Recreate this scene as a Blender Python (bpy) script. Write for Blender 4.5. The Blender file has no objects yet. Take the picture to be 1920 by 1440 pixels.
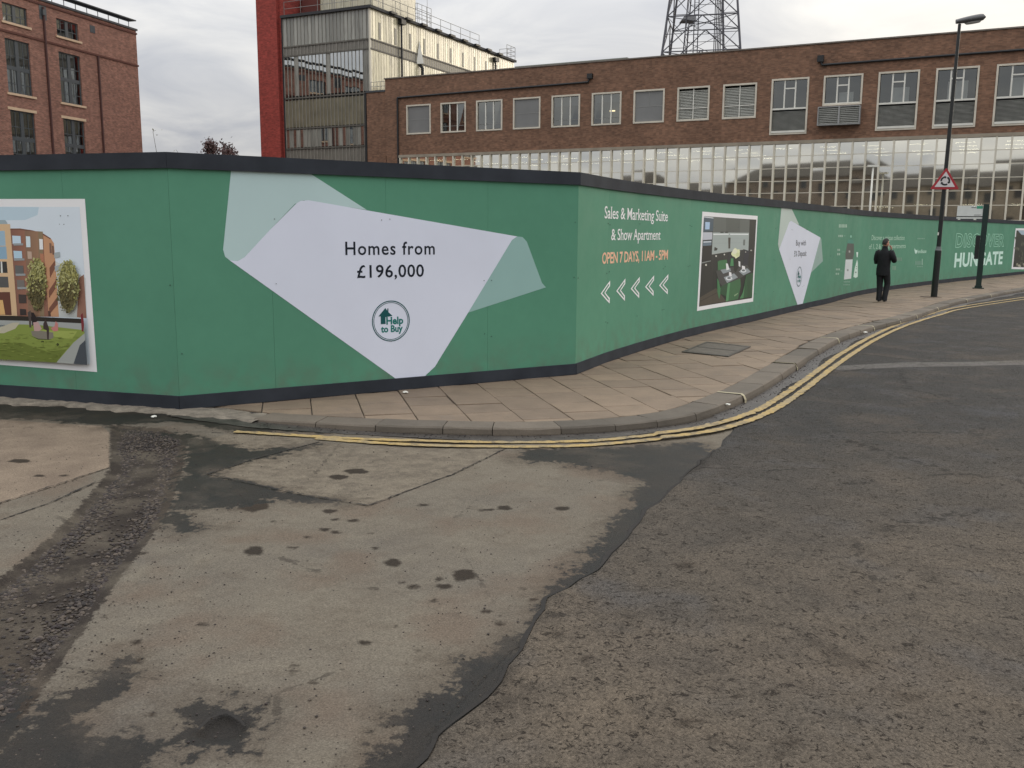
import bpy, bmesh, math, random
import numpy as np
from mathutils import Vector, Matrix
random.seed(7); rng = np.random.default_rng(7)
S = bpy.context.scene
COL = S.collection
R = math.radians

# ------------------------------------------------------------------ camera
F, PITCH, ROLL, CH = 1720.0, 0.16271243, 0.00709532, 1.71566
_fw = np.array([0, math.cos(PITCH), -math.sin(PITCH)]); _up = np.array([0, math.sin(PITCH), math.cos(PITCH)]); _rt = np.array([1.0, 0, 0])
_c, _s = math.cos(ROLL), math.sin(ROLL)
RT = _rt * _c + _up * _s; UP = _up * _c - _rt * _s; FW = _fw
CP = np.array([0, 0, CH])
cam_d = bpy.data.cameras.new('camera'); cam = bpy.data.objects.new('camera', cam_d); COL.objects.link(cam)
cam_d.sensor_fit = 'HORIZONTAL'; cam_d.sensor_width = 36.0; cam_d.lens = 36.0 * F / 1920.0
cam_d.clip_start = 0.1; cam_d.clip_end = 6000
cam.matrix_world = Matrix(((RT[0], UP[0], -FW[0], CP[0]), (RT[1], UP[1], -FW[1], CP[1]), (RT[2], UP[2], -FW[2], CP[2]), (0, 0, 0, 1)))
S.camera = cam
S.render.resolution_x, S.render.resolution_y = 1024, 768

# ------------------------------------------------------------------ sky, sun, exposure (overcast, glow low on the right)
SUN_AZ, SUN_EL = R(48), R(15)          # azimuth measured from the view direction towards the right
SUNV = Vector((math.sin(SUN_AZ) * math.cos(SUN_EL), math.cos(SUN_AZ) * math.cos(SUN_EL), math.sin(SUN_EL)))
wd = bpy.data.worlds.new('World'); S.world = wd; wd.use_nodes = True
nt = wd.node_tree; N = nt.nodes; Lk = nt.links; N.clear()
def nn(t, **k):
    n = N.new(t)
    for a, b in k.items(): setattr(n, a, b)
    return n
out = nn('ShaderNodeOutputWorld'); bg = nn('ShaderNodeBackground'); Lk.new(bg.outputs[0], out.inputs[0])
sky = nn('ShaderNodeTexSky', sky_type='NISHITA'); sky.sun_disc = False
sky.sun_elevation = SUN_EL; sky.sun_rotation = SUN_AZ; sky.air_density = 1.5; sky.dust_density = 3.0
geo = nn('ShaderNodeNewGeometry')
inc = nn('ShaderNodeVectorMath', operation='SCALE'); inc.inputs['Scale'].default_value = -1.0
tc = nn('ShaderNodeTexCoord')
sep = nn('ShaderNodeSeparateXYZ'); Lk.new(tc.outputs['Generated'], sep.inputs[0])
zc = nn('ShaderNodeMath', operation='MAXIMUM'); Lk.new(sep.outputs['Z'], zc.inputs[0]); zc.inputs[1].default_value = 0.0
za = nn('ShaderNodeMath', operation='ADD'); Lk.new(zc.outputs[0], za.inputs[0]); za.inputs[1].default_value = 0.16
dx = nn('ShaderNodeMath', operation='DIVIDE'); Lk.new(sep.outputs['X'], dx.inputs[0]); Lk.new(za.outputs[0], dx.inputs[1])
dy = nn('ShaderNodeMath', operation='DIVIDE'); Lk.new(sep.outputs['Y'], dy.inputs[0]); Lk.new(za.outputs[0], dy.inputs[1])
cmb = nn('ShaderNodeCombineXYZ'); Lk.new(dx.outputs[0], cmb.inputs[0]); Lk.new(dy.outputs[0], cmb.inputs[1])
cl = nn('ShaderNodeTexNoise'); cl.inputs['Scale'].default_value = 1.3; cl.inputs['Detail'].default_value = 7.0; cl.inputs['Roughness'].default_value = 0.55; cl.inputs['Distortion'].default_value = 0.9
Lk.new(cmb.outputs[0], cl.inputs['Vector'])
cr = nn('ShaderNodeValToRGB'); Lk.new(cl.outputs['Fac'], cr.inputs[0])
cr.color_ramp.elements[0].position = 0.30; cr.color_ramp.elements[0].color = (0.47, 0.495, 0.56, 1)
cr.color_ramp.elements[1].position = 0.68; cr.color_ramp.elements[1].color = (0.86, 0.85, 0.83, 1)
# steeper than CIE overcast: zenith brightened to make up for the dimmer low sky
gz = nn('ShaderNodeMath', operation='MULTIPLY_ADD'); Lk.new(zc.outputs[0], gz.inputs[0]); gz.inputs[1].default_value = 2.25; gz.inputs[2].default_value = 0.63
cg = nn('ShaderNodeVectorMath', operation='SCALE'); Lk.new(cr.outputs[0], cg.inputs[0]); Lk.new(gz.outputs[0], cg.inputs['Scale'])
# veiled sun glow through the cloud
dt = nn('ShaderNodeVectorMath', operation='DOT_PRODUCT'); Lk.new(tc.outputs['Generated'], dt.inputs[0]); dt.inputs[1].default_value = SUNV
dm = nn('ShaderNodeMath', operation='MAXIMUM'); Lk.new(dt.outputs['Value'], dm.inputs[0]); dm.inputs[1].default_value = 0.0
dp = nn('ShaderNodeMath', operation='POWER'); Lk.new(dm.outputs[0], dp.inputs[0]); dp.inputs[1].default_value = 12.0
glw = nn('ShaderNodeVectorMath', operation='SCALE'); glw.inputs[0].default_value = (0.26, 0.205, 0.10); Lk.new(dp.outputs[0], glw.inputs['Scale'])
ad = nn('ShaderNodeVectorMath', operation='ADD'); Lk.new(cg.outputs[0], ad.inputs[0]); Lk.new(glw.outputs[0], ad.inputs[1])
sk = nn('ShaderNodeVectorMath', operation='SCALE'); Lk.new(sky.outputs[0], sk.inputs[0]); sk.inputs['Scale'].default_value = 0.006
ad2 = nn('ShaderNodeVectorMath', operation='ADD'); Lk.new(ad.outputs[0], ad2.inputs[0]); Lk.new(sk.outputs[0], ad2.inputs[1])
Lk.new(ad2.outputs[0], bg.inputs['Color']); bg.inputs['Strength'].default_value = 1.0
sun_d = bpy.data.lights.new('sun', 'SUN'); sun_d.energy = 0.6; sun_d.angle = R(22); sun_d.color = (1.0, 0.88, 0.70)
sun = bpy.data.objects.new('sun', sun_d); COL.objects.link(sun)
sun.rotation_euler = (-SUNV).to_track_quat('-Z', 'Y').to_euler()
S.view_settings.view_transform = 'Standard'; S.view_settings.look = 'None'; S.view_settings.gamma = 1.0; S.view_settings.exposure = 0.0
S.render.engine = 'CYCLES'

# ------------------------------------------------------------------ helpers
def lin(c):
    return tuple(((v / 255) / 12.92 if v / 255 <= 0.04045 else ((v / 255 + 0.055) / 1.055) ** 2.4) for v in c[:3])
def alb(c, k=1.0): return tuple(min(0.9, v * k) for v in lin(c))
def ray(u, v): return FW * F + RT * (u - 960.0) - UP * (v - 720.0)
def gnd(u, v, z=0.0):
    d = ray(u, v)
    for _ in range(4):
        zz = z(P[0], P[1]) if callable(z) and _ else (0.0 if callable(z) else z)
        P = CP + d * (zz - CH) / d[2]
    return P
def hpt(u, v, depth):
    d = ray(u, v); return (d / d[1] * depth)[:2]
def onplane(u, v, O, t):
    d = ray(u, v); n = np.array([-t[1], t[0]]); O = np.asarray(O)
    P = CP + d * ((n @ O) / (n @ d[:2]))
    return float((P[:2] - O) @ t), float(P[2])
def tag(o, label=None, cat=None, group=None, kind=None):
    if label: o['label'] = label
    if cat: o['category'] = cat
    if group: o['group'] = group
    if kind: o['kind'] = kind
    return o
def empty(name, loc=(0, 0, 0), rz=0.0):
    o = bpy.data.objects.new(name, None); o.empty_display_size = 0.2
    o.location = loc; o.rotation_euler = (0, 0, rz); COL.objects.link(o); return o
def mk(name, V, Fc, mat, parent=None, smooth=False, uvz=None):
    me = bpy.data.meshes.new(name); me.from_pydata([tuple(map(float, v)) for v in V], [], Fc)
    if isinstance(mat, (list, tuple)):
        for m in mat: me.materials.append(m)
    elif mat: me.materials.append(mat)
    if smooth: me.polygons.foreach_set('use_smooth', [True] * len(me.polygons))
    me.update()
    o = bpy.data.objects.new(name, me); COL.objects.link(o)
    if parent: o.parent = parent
    return o
def inst(o, name, parent=None, loc=None):
    c = bpy.data.objects.new(name, o.data); COL.objects.link(c)
    if parent: c.parent = parent
    if loc is not None: c.location = loc
    return c
class MB:
    def __init__(s): s.V = []; s.F = []; s.M = []
    def add(s, V, Fc, m=0):
        b = len(s.V); s.V += [tuple(v) for v in V]; s.F += [tuple(b + i for i in f) for f in Fc]; s.M += [m] * len(Fc); return s
    def box(s, x0, x1, y0, y1, z0, z1, m=0):
        return s.add([(x0, y0, z0), (x1, y0, z0), (x1, y1, z0), (x0, y1, z0), (x0, y0, z1), (x1, y0, z1), (x1, y1, z1), (x0, y1, z1)],
                     [(0, 3, 2, 1), (4, 5, 6, 7), (0, 1, 5, 4), (1, 2, 6, 5), (2, 3, 7, 6), (3, 0, 4, 7)], m)
    def tube(s, a, b, r0, r1=None, n=8, m=0, cap=True):
        r1 = r0 if r1 is None else r1
        a = Vector(a); b = Vector(b); d = (b - a).normalized()
        q = d.orthogonal().normalized(); w = d.cross(q); b0 = len(s.V); V = []
        for p, r in ((a, r0), (b, r1)):
            for i in range(n):
                t = 2 * math.pi * i / n; V.append(tuple(p + q * (r * math.cos(t)) + w * (r * math.sin(t))))
        Fc = [(i, (i + 1) % n, n + (i + 1) % n, n + i) for i in range(n)]
        if cap: Fc += [tuple(range(n - 1, -1, -1)), tuple(range(n, 2 * n))]
        return s.add(V, Fc, m)
    def build(s, name, mat, parent=None, smooth=False):
        o = mk(name, s.V, s.F, mat, parent, smooth)
        if any(s.M): o.data.polygons.foreach_set('material_index', s.M)
        return o

# ------------------------------------------------------------------ materials
def newmat(name):
    m = bpy.data.materials.new(name); m.use_nodes = True; t = m.node_tree
    return m, t, t.nodes['Principled BSDF']
class G:
    """small node-graph helper"""
    def __init__(s, t): s.t = t
    def n(s, ty, **k):
        n = s.t.nodes.new(ty)
        for a, b in k.items():
            if a.startswith('i_'):
                n.inputs[a[2:].replace('_', ' ')].default_value = b
            else: setattr(n, a, b)
        return n
    def l(s, a, b): s.t.links.new(a, b)
    def pos(s): return s.n('ShaderNodeNewGeometry').outputs['Position']
    def obj(s): return s.n('ShaderNodeTexCoord').outputs['Object']
    def noise(s, vec, scale, detail=4, rough=0.55, dist=0.0):
        n = s.n('ShaderNodeTexNoise'); n.inputs['Scale'].default_value = scale; n.inputs['Detail'].default_value = detail
        n.inputs['Roughness'].default_value = rough; n.inputs['Distortion'].default_value = dist
        if vec is not None: s.l(vec, n.inputs['Vector'])
        return n.outputs['Fac']
    def vor(s, vec, scale, out='Distance', feature='F1'):
        n = s.n('ShaderNodeTexVoronoi', feature=feature); n.inputs['Scale'].default_value = scale
        s.l(vec, n.inputs['Vector']); return n.outputs[out]
    def mr(s, v, a, b, c=0.0, d=1.0, smooth=False):
        n = s.n('ShaderNodeMapRange'); n.clamp = True
        if smooth: n.interpolation_type = 'SMOOTHSTEP'
        s.l(v, n.inputs[0]); n.inputs[1].default_value = a; n.inputs[2].default_value = b; n.inputs[3].default_value = c; n.inputs[4].default_value = d
        return n.outputs[0]
    def math(s, op, a, b):
        n = s.n('ShaderNodeMath', operation=op)
        for i, x in enumerate((a, b)):
            if isinstance(x, (int, float)): n.inputs[i].default_value = x
            else: s.l(x, n.inputs[i])
        return n.outputs[0]
    def mix(s, f, a, b, mode='MIX'):
        n = s.n('ShaderNodeMix', data_type='RGBA', blend_type=mode)
        if isinstance(f, (int, float)): n.inputs[0].default_value = f
        else: s.l(f, n.inputs[0])
        for i, x in ((6, a), (7, b)):
            if isinstance(x, (tuple, list)): n.inputs[i].default_value = (*x[:3], 1)
            else: s.l(x, n.inputs[i])
        return n.outputs[2]
    def scale(s, col, f):
        n = s.n('ShaderNodeVectorMath', operation='SCALE')
        if isinstance(col, (tuple, list)): n.inputs[0].default_value = col[:3]
        else: s.l(col, n.inputs[0])
        if isinstance(f, (int, float)): n.inputs['Scale'].default_value = f
        else: s.l(f, n.inputs['Scale'])
        return n.outputs[0]
    def bump(s, h, dist, strength=1.0, nrm=None):
        n = s.n('ShaderNodeBump'); n.inputs['Strength'].default_value = strength; n.inputs['Distance'].default_value = dist
        s.l(h, n.inputs['Height'])
        if nrm is not None: s.l(nrm, n.inputs['Normal'])
        return n.outputs[0]
    def attr(s, name):
        n = s.n('ShaderNodeAttribute'); n.attribute_name = name; return n.outputs['Fac']
_cache = {}
def plain(c, rough=0.6, var=0.12, scale=6.0, bump=0.0, bscale=60.0, metallic=0.0, spec=0.5, world=True, key=''):
    k = (tuple(round(x, 4) for x in c), rough, var, scale, bump, metallic, spec, key)
    if k in _cache: return _cache[k]
    m, t, p = newmat('surface'); g = G(t); v = g.pos() if world else g.obj()
    f = g.mr(g.noise(v, scale, 5), 0.3, 0.7, 1 - var, 1 + var)
    g.l(g.scale(c, f), p.inputs['Base Color'])
    p.inputs['Roughness'].default_value = rough; p.inputs['Metallic'].default_value = metallic; p.inputs['Specular IOR Level'].default_value = spec
    if bump: g.l(g.bump(g.noise(v, bscale, 3), bump), p.inputs['Normal'])
    _cache[k] = m; return m
KV = 1.50     # photographed tone -> albedo for upright surfaces under this sky
KG = 0.72     # the same for level surfaces
def flatprint(c, k=KV): return plain(alb(c, k), rough=0.5, var=0.03, scale=1.2, spec=0.25, key='print')

def mat_brick(name, c1, c2, mortar, scale=1.0, streak=0.25, bw=0.225, bh=0.075):
    m, t, p = newmat(name); g = G(t); o = g.obj()
    sp = g.n('ShaderNodeSeparateXYZ'); g.l(o, sp.inputs[0])
    u = g.math('ADD', sp.outputs[0], sp.outputs[1]); cm = g.n('ShaderNodeCombineXYZ'); g.l(u, cm.inputs[0]); g.l(sp.outputs[2], cm.inputs[1])
    b = g.n('ShaderNodeTexBrick'); g.l(cm.outputs[0], b.inputs['Vector']); b.inputs['Scale'].default_value = 1.0
    b.inputs['Brick Width'].default_value = bw * scale; b.inputs['Row Height'].default_value = bh * scale
    b.inputs['Mortar Size'].default_value = 0.010 * scale; b.inputs['Color1'].default_value = (*c1, 1); b.inputs['Color2'].default_value = (*c2, 1); b.inputs['Mortar'].default_value = (*mortar, 1); b.inputs['Bias'].default_value = 0.0
    big = g.mr(g.noise(cm.outputs[0], 0.35, 5), 0.3, 0.7, 1 - streak, 1 + streak)
    mid = g.mr(g.noise(cm.outputs[0], 2.6, 4), 0.3, 0.7, 0.82, 1.2)
    stv = g.n('ShaderNodeMapping'); g.l(cm.outputs[0], stv.inputs[0]); stv.inputs['Scale'].default_value = (4.4, 13.3, 1)
    cell = g.n('ShaderNodeTexWhiteNoise', noise_dimensions='2D')
    fl = g.n('ShaderNodeVectorMath', operation='FLOOR'); g.l(stv.outputs[0], fl.inputs[0]); g.l(fl.outputs[0], cell.inputs[0])
    cv = g.mr(cell.outputs[0], 0, 1, 0.78, 1.22)
    f = g.math('MULTIPLY', g.math('MULTIPLY', big, mid), cv)
    g.l(g.scale(b.outputs['Color'], f), p.inputs['Base Color']); p.inputs['Roughness'].default_value = 0.88
    g.l(g.bump(b.outputs['Fac'], 0.006, -0.8), p.inputs['Normal']); return m

M_DARK = plain((0.040, 0.045, 0.054), 0.7, 0.18, 3.0, spec=0.09, key='slate')     # hoarding trim
def mat_green():
    m, t, p = newmat('printed green board'); g = G(t); v = g.pos()
    base = alb((73, 117, 96), 1.68)
    a = g.mr(g.noise(v, 0.5, 4), 0.3, 0.7, 0.93, 1.07); b = g.mr(g.noise(v, 9, 5), 0.35, 0.7, 0.985, 1.02)
    col = g.scale(base, g.math('MULTIPLY', a, b))
    sp = g.n('ShaderNodeSeparateXYZ'); g.l(v, sp.inputs[0])
    grime = g.math('MULTIPLY', g.mr(sp.outputs[2], 0.12, 0.55, 0.42, 0.0), g.mr(g.noise(v, 5, 6), 0.4, 0.7))
    g.l(g.mix(grime, col, (0.16, 0.14, 0.11)), p.inputs['Base Color'])
    g.l(g.mr(g.noise(v, 2.5, 4), 0.3, 0.7, 0.5, 0.66), p.inputs['Roughness'])
    p.inputs['Specular IOR Level'].default_value = 0.09
    g.l(g.bump(g.noise(v, 1.1, 2), 0.009), p.inputs['Normal']); return m
M_GREEN = mat_green()

# ------------------------------------------------------------------ ground shapes
def sstep(a, b, x):
    t = np.clip((x - a) / (b - a), 0, 1); return t * t * (3 - 2 * t)
def zr(x, y=0.0): return -0.015 - 0.05 * sstep(-3.1, -0.8, x) - 0.04 * sstep(1.0, 2.8, x)
def G2(u, v): return gnd(u, v, lambda x, y: float(zr(x)))[:2]
def smooth_curve(P, step):
    """Catmull-Rom through P, resampled at even steps"""
    P = np.asarray(P, float); Q = np.vstack([2 * P[0] - P[1], P, 2 * P[-1] - P[-2]]); out = []
    for i in range(1, len(Q) - 2):
        for t in np.linspace(0, 1, 24, endpoint=False):
            a, b, c, d = Q[i - 1], Q[i], Q[i + 1], Q[i + 2]
            out.append(0.5 * (2 * b + (c - a) * t + (2 * a - 5 * b + 4 * c - d) * t ** 2 + (3 * b - a - 3 * c + d) * t ** 3))
    out.append(Q[-2]); out = np.array(out)
    L = np.concatenate([[0], np.cumsum(np.hypot(*np.diff(out, axis=0).T))])
    s = np.arange(0, L[-1], step)
    return np.stack([np.interp(s, L, out[:, 0]), np.interp(s, L, out[:, 1])], 1)
def normals_right(C):
    t = np.gradient(C, axis=0); t /= np.hypot(t[:, 0], t[:, 1])[:, None]
    return np.stack([t[:, 1], -t[:, 0]], 1)            # points to the street side
def sdf(P, poly):
    """signed distance, positive inside; P (n,2)"""
    poly = np.asarray(poly, float); d = np.full(len(P), 1e9); ins = np.zeros(len(P), bool)
    for i in range(len(poly)):
        a = poly[i]; b = poly[(i + 1) % len(poly)]; ab = b - a
        t = np.clip(((P - a) @ ab) / max(ab @ ab, 1e-9), 0, 1); q = P - (a + t[:, None] * ab)
        d = np.minimum(d, np.hypot(q[:, 0], q[:, 1]))
        c = ((a[1] > P[:, 1]) != (b[1] > P[:, 1]))
        xi = (b[0] - a[0]) * (P[:, 1] - a[1]) / (b[1] - a[1] if b[1] != a[1] else 1e-9) + a[0]
        ins ^= c & (P[:, 0] < xi)
    return np.where(ins, d, -d)
def dline(P, line):
    line = np.asarray(line, float); d = np.full(len(P), 1e9)
    for a, b in zip(line[:-1], line[1:]):
        ab = b - a; t = np.clip(((P - a) @ ab) / max(ab @ ab, 1e-9), 0, 1); q = P - (a + t[:, None] * ab)
        d = np.minimum(d, np.hypot(q[:, 0], q[:, 1]))
    return d
def px(L): return np.array([G2(*p) for p in L])

KF = smooth_curve([(-3.24, 8.73), (-2.66, 8.47), (-2.15, 8.27), (-1.15, 8.07), (-0.19, 7.98), (0.29, 8.01), (0.93, 8.18), (1.52, 8.50), (1.95, 8.95), (2.54, 9.84), (3.05, 10.75), (3.83, 12.26), (4.68, 13.93), (5.62, 15.6), (6.97, 17.62), (8.1, 19.1), (9.1, 20.5), (10.56, 22.65), (11.92, 24.6), (13.55, 26.6), (15.71, 29.2), (17.3, 31.0), (20.4, 34.6), (24.5, 39.2), (29.5, 44.8)], 0.05)
KN = normals_right(KF)
KW = 0.31
KB = KF - KN * KW

# --- side road (old smooth tarmac, patches, damp) -------------------------------------------------
def surface_side():
    m, t, p = newmat('worn tarmac'); g = G(t); v = g.pos()
    n3 = g.noise(v, 3.2, 6, 0.6); n1 = g.noise(v, 0.8, 4); nf = g.noise(v, 120, 3, 0.7); n9 = g.noise(v, 9, 6, 0.65); n22 = g.noise(v, 24, 5, 0.65)
    base = g.mix(g.mr(n1, 0.35, 0.65), alb((120, 111, 97), KG), alb((104, 98, 90), KG))
    base = g.mix(g.mr(n3, 0.35, 0.7), base, alb((126, 118, 104), KG))
    base = g.mix(g.mr(g.noise(v, 6.5, 6, 0.7), 0.5, 0.72, 0, 0.5), base, alb((98, 88, 76), KG))
    base = g.mix(g.mr(g.noise(v, 1.7, 3), 0.50, 0.66, 0, 0.6), base, alb((113, 98, 84), KG))
    slab = g.mr(g.math('ADD', g.attr('slab'), g.math('MULTIPLY', g.math('SUBTRACT', n22, 0.5), 0.05)), -0.006, 0.006)
    base = g.mix(slab, base, g.mix(g.mr(n3, 0.35, 0.65), alb((146, 130, 112), KG), alb((127, 112, 97), KG)))
    patch = g.mr(g.math('ADD', g.attr('patch'), g.math('MULTIPLY', g.math('SUBTRACT', n22, 0.5), 0.03)), -0.006, 0.006)
    base = g.mix(g.math('MULTIPLY', patch, 0.9), base, g.mix(g.mr(n9, 0.4, 0.66), alb((133, 123, 107), KG), alb((106, 97, 85), KG)))
    tr = g.mr(g.math('ADD', g.attr('trench'), g.math('MULTIPLY', g.math('SUBTRACT', n22, 0.5), 0.12)), -0.008, 0.008)
    base = g.mix(tr, base, g.mix(g.mr(n3, 0.42, 0.62), alb((56, 49, 43), KG), alb((92, 84, 73), KG)))
    sp_ = g.mr(g.math('ADD', g.attr('spots'), g.math('MULTIPLY', g.math('SUBTRACT', n22, 0.5), 0.055)), -0.012, 0.010)
    base = g.mix(g.math('MULTIPLY', sp_, 0.92), base, alb((46, 38, 30), KG))
    # fine random speckle of muck
    sk_ = g.math('MULTIPLY', g.mr(g.noise(v, 16, 4, 0.7), 0.66, 0.72), g.mr(n1, 0.45, 0.6))
    base = g.mix(g.math('MULTIPLY', sk_, 0.45), base, alb((66, 57, 48), KG))
    wn = g.math('ADD', g.math('ADD', g.math('MULTIPLY', g.math('SUBTRACT', n9, 0.5), 0.42), g.math('MULTIPLY', g.math('SUBTRACT', n22, 0.5), 0.22)), g.math('MULTIPLY', g.math('SUBTRACT', n3, 0.5), 0.22))
    damp = g.math('MULTIPLY', g.mr(g.math('ADD', g.attr('wet'), wn), -0.22, 0.0, 0, 1, True), 0.42)
    base = g.mix(damp, base, alb((72, 61, 50), KG))
    wet = g.math('MULTIPLY', g.mr(g.math('ADD', g.attr('wet'), wn), -0.030, 0.005), g.mr(g.noise(v, 2.2, 5, 0.6), 0.3, 0.5, 0.55, 1.0))
    base = g.mix(g.math('MULTIPLY', wet, 0.95), base, g.mix(g.mr(n3, 0.35, 0.65), alb((34, 33, 31), KG), alb((46, 40, 34), KG)))
    ck = g.mr(g.math('ADD', g.attr('crack'), g.math('MULTIPLY', g.math('SUBTRACT', n22, 0.5), 0.022)), -0.010, -0.003)
    base = g.mix(g.math('MULTIPLY', ck, 0.8), base, alb((45, 40, 36), KG))
    de = g.vor(v, 0.75, 'Distance', 'DISTANCE_TO_EDGE'); hair = g.math('MULTIPLY', g.mr(g.math('ADD', de, g.math('MULTIPLY', g.math('SUBTRACT', n9, 0.5), 0.10)), 0.0, 0.006, 1, 0), g.mr(n1, 0.50, 0.56))
    base = g.mix(g.math('MULTIPLY', hair, 0.55), base, alb((52, 46, 40), KG))
    wsp = g.mr(g.vor(v, 6.5), 0.0, 0.016, 1, 0)
    base = g.mix(g.math('MULTIPLY', wsp, g.mr(n9, 0.5, 0.55)), base, (0.5, 0.5, 0.48))
    fine = g.mr(nf, 0.28, 0.72, 0.72, 1.28)
    vc = g.vor(v, 150, 'Color'); bw = g.n('ShaderNodeRGBToBW'); g.l(vc, bw.inputs[0])
    base = g.scale(base, g.math('MULTIPLY', fine, g.mr(bw.outputs[0], 0.1, 0.9, 0.88, 1.24)))
    g.l(base, p.inputs['Base Color'])
    g.l(g.mix(wet, (0.9, 0.9, 0.9), (0.55, 0.55, 0.55)), p.inputs['Roughness'])
    p.inputs['Specular IOR Level'].default_value = 0.2
    hh = g.math('ADD', g.math('MULTIPLY', nf, 0.35), g.math('ADD', g.math('MULTIPLY', n22, 0.5), g.math('MULTIPLY', g.vor(v, 150), 0.35)))
    hh = g.math('SUBTRACT', hh, g.math('MULTIPLY', ck, 1.2))
    g.l(g.bump(hh, 0.006, 0.9), p.inputs['Normal']); return m
SPOTS = []
for (s_, ox, oy, L) in ((2.667, 600, 900, [(370, 415, 80, 35), (720, 480, 110, 50), (625, 535, 85, 28), (598, 497, 40, 18), (462, 537, 65, 22), (410, 513, 30, 12), (1015, 540, 28, 18), (1062, 595, 45, 15), (840, 657, 48, 20), (895, 675, 20, 8), (902, 712, 42, 22), (228, 815, 80, 18), (485, 855, 40, 10), (1208, 142, 70, 20), (920, 140, 60, 22), (830, 150, 90, 10), (512, 125, 50, 12), (250, 268, 30, 10), (275, 342, 35, 14), (75, 200, 35, 12), (160, 205, 60, 15), (25, 250, 45, 18), (80, 265, 45, 14), (50, 155, 85, 14), (370, 735, 30, 10), (265, 545, 60, 12), (570, 603, 35, 14)]),
                        (2.743, 0, 720, [(988, 667, 35, 10), (735, 870, 40, 14), (1305, 860, 80, 40), (1300, 625, 140, 50), (1670, 750, 45, 16), (1725, 765, 40, 14), (1690, 655, 60, 20), (1830, 450, 110, 26), (1740, 480, 90, 22), (1810, 705, 60, 14), (1500, 845, 50, 14), (1405, 708, 26, 9), (1580, 790, 32, 12), (100, 395, 120, 16), (200, 470, 60, 12), (330, 470, 50, 8)]),
                        (3.2, 0, 1000, [(1525, 110, 100, 45), (820, 650, 50, 30), (830, 760, 60, 40), (1775, 790, 40, 14), (1755, 832, 45, 30), (1878, 895, 36, 16), (1225, 545, 80, 18), (910, 1090, 60, 22), (620, 500, 20, 8)])):
    SPOTS += [(ox + a / s_, oy + b / s_, w / s_, h / s_) for a, b, w, h in L]
RSPOTS = [(1200 + a / 2.667, 900 + b / 2.667, w / 2.667, h / 2.667) for a, b, w, h in [(405, 155, 70, 14), (230, 440, 110, 30), (1345, 1105, 180, 40), (215, 1232, 100, 45), (145, 1155, 60, 50), (390, 1320, 70, 50), (735, 1330, 90, 60), (660, 1410, 60, 40), (670, 1090, 60, 30), (490, 1103, 50, 20), (320, 1230, 35, 20), (80, 780, 50, 20), (1880, 1145, 60, 16), (915, 890, 40, 14)]]
RSPOTS += [(1100, 1243, 32, 12), (1040, 1195, 30, 10)]
def blob(u, v, w, h):
    r = random.Random(int(u * 7 + v)); out = []
    for k in range(12):
        a = k / 12 * 2 * math.pi; q = 0.58 * r.uniform(0.72, 1.18); out.append(G2(u + w * q * math.cos(a), v + h * q * math.sin(a)))
    return np.array(out)
WET = [[(205, 800), (350, 815), (470, 845), (600, 835), (470, 865), (392, 890), (560, 925), (640, 945), (500, 935), (440, 940), (330, 955), (313, 975), (345, 900), (350, 830)],
       [(-150, 742), (0, 753), (340, 776), (430, 792), (600, 812), (440, 806), (330, 790), (200, 797), (0, 783), (-150, 772)],
       [(235, 1235), (160, 1290), (80, 1330), (0, 1440), (60, 1470), (230, 1450), (330, 1420), (300, 1390), (210, 1375), (130, 1360), (200, 1310), (235, 1280)],
       [(345, 1315), (390, 1322), (410, 1315), (450, 1330), (490, 1322), (470, 1345), (490, 1360), (480, 1385), (460, 1395), (440, 1410), (400, 1400), (370, 1412), (385, 1395), (330, 1402), (285, 1390), (300, 1385), (350, 1388), (325, 1370), (335, 1358), (362, 1355), (350, 1335)],
       [(1360, 860), (1300, 905), (1245, 975), (1170, 1055), (1100, 1110), (1060, 1140), (1040, 1190), (1010, 1225), (990, 1290), (930, 1340), (860, 1390), (830, 1450), (690, 1450), (740, 1380), (760, 1330), (830, 1290), (850, 1235), (930, 1215), (985, 1185), (1030, 1120), (1130, 1010), (1190, 930), (1215, 905), (1150, 885), (1050, 868), (960, 862), (990, 845), (1150, 840), (1310, 830)],
       [(320, 965), (385, 988), (350, 1000), (318, 992)], [(330, 900), (400, 915), (520, 942), (440, 950), (350, 950)],
       [(-60, 1440), (-250, 1240), (-80, 1200), (40, 1290), (60, 1340)]]
TRENCH = [(206, 796), (206, 880), (165, 930), (100, 1000), (30, 1060), (-80, 1140), (-420, 1440), (-20, 1440), (80, 1295), (170, 1160), (250, 1052), (316, 962), (343, 885), (352, 820), (300, 802)]
SLAB = [(-260, 762), (0, 787), (190, 799), (206, 812), (205, 878), (160, 893), (90, 915), (0, 945), (-260, 1040)]
PATCH = [(390, 890), (470, 862), (600, 832), (948, 842), (850, 890), (690, 948), (560, 925)]
PATCH2 = [(365, 832), (440, 808), (590, 826), (480, 848), (400, 848)]
CRACKS = [[(598, 830), (470, 863), (390, 890), (560, 926), (690, 949), (850, 890), (950, 841)], [(205, 878), (90, 915), (0, 945), (-120, 990)], [(180, 905), (90, 945), (0, 977)], [(1000, 1200), (960, 1218), (880, 1300), (800, 1380)]]
def grid_surface(name, X, Y, mat, zoff=0.0, mask=None):
    XX, YY = np.meshgrid(X, Y); P = np.stack([XX.ravel(), YY.ravel()], 1); Z = zr(P[:, 0]) + zoff
    nx = len(X); Fc = [(j * nx + i, j * nx + i + 1, (j + 1) * nx + i + 1, (j + 1) * nx + i) for j in range(len(Y) - 1) for i in range(nx - 1)]
    return P, Z, Fc
def set_attr(o, name, v):
    a = o.data.attributes.new(name, 'FLOAT', 'POINT'); a.data.foreach_set('value', np.asarray(v, np.float32))
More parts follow.
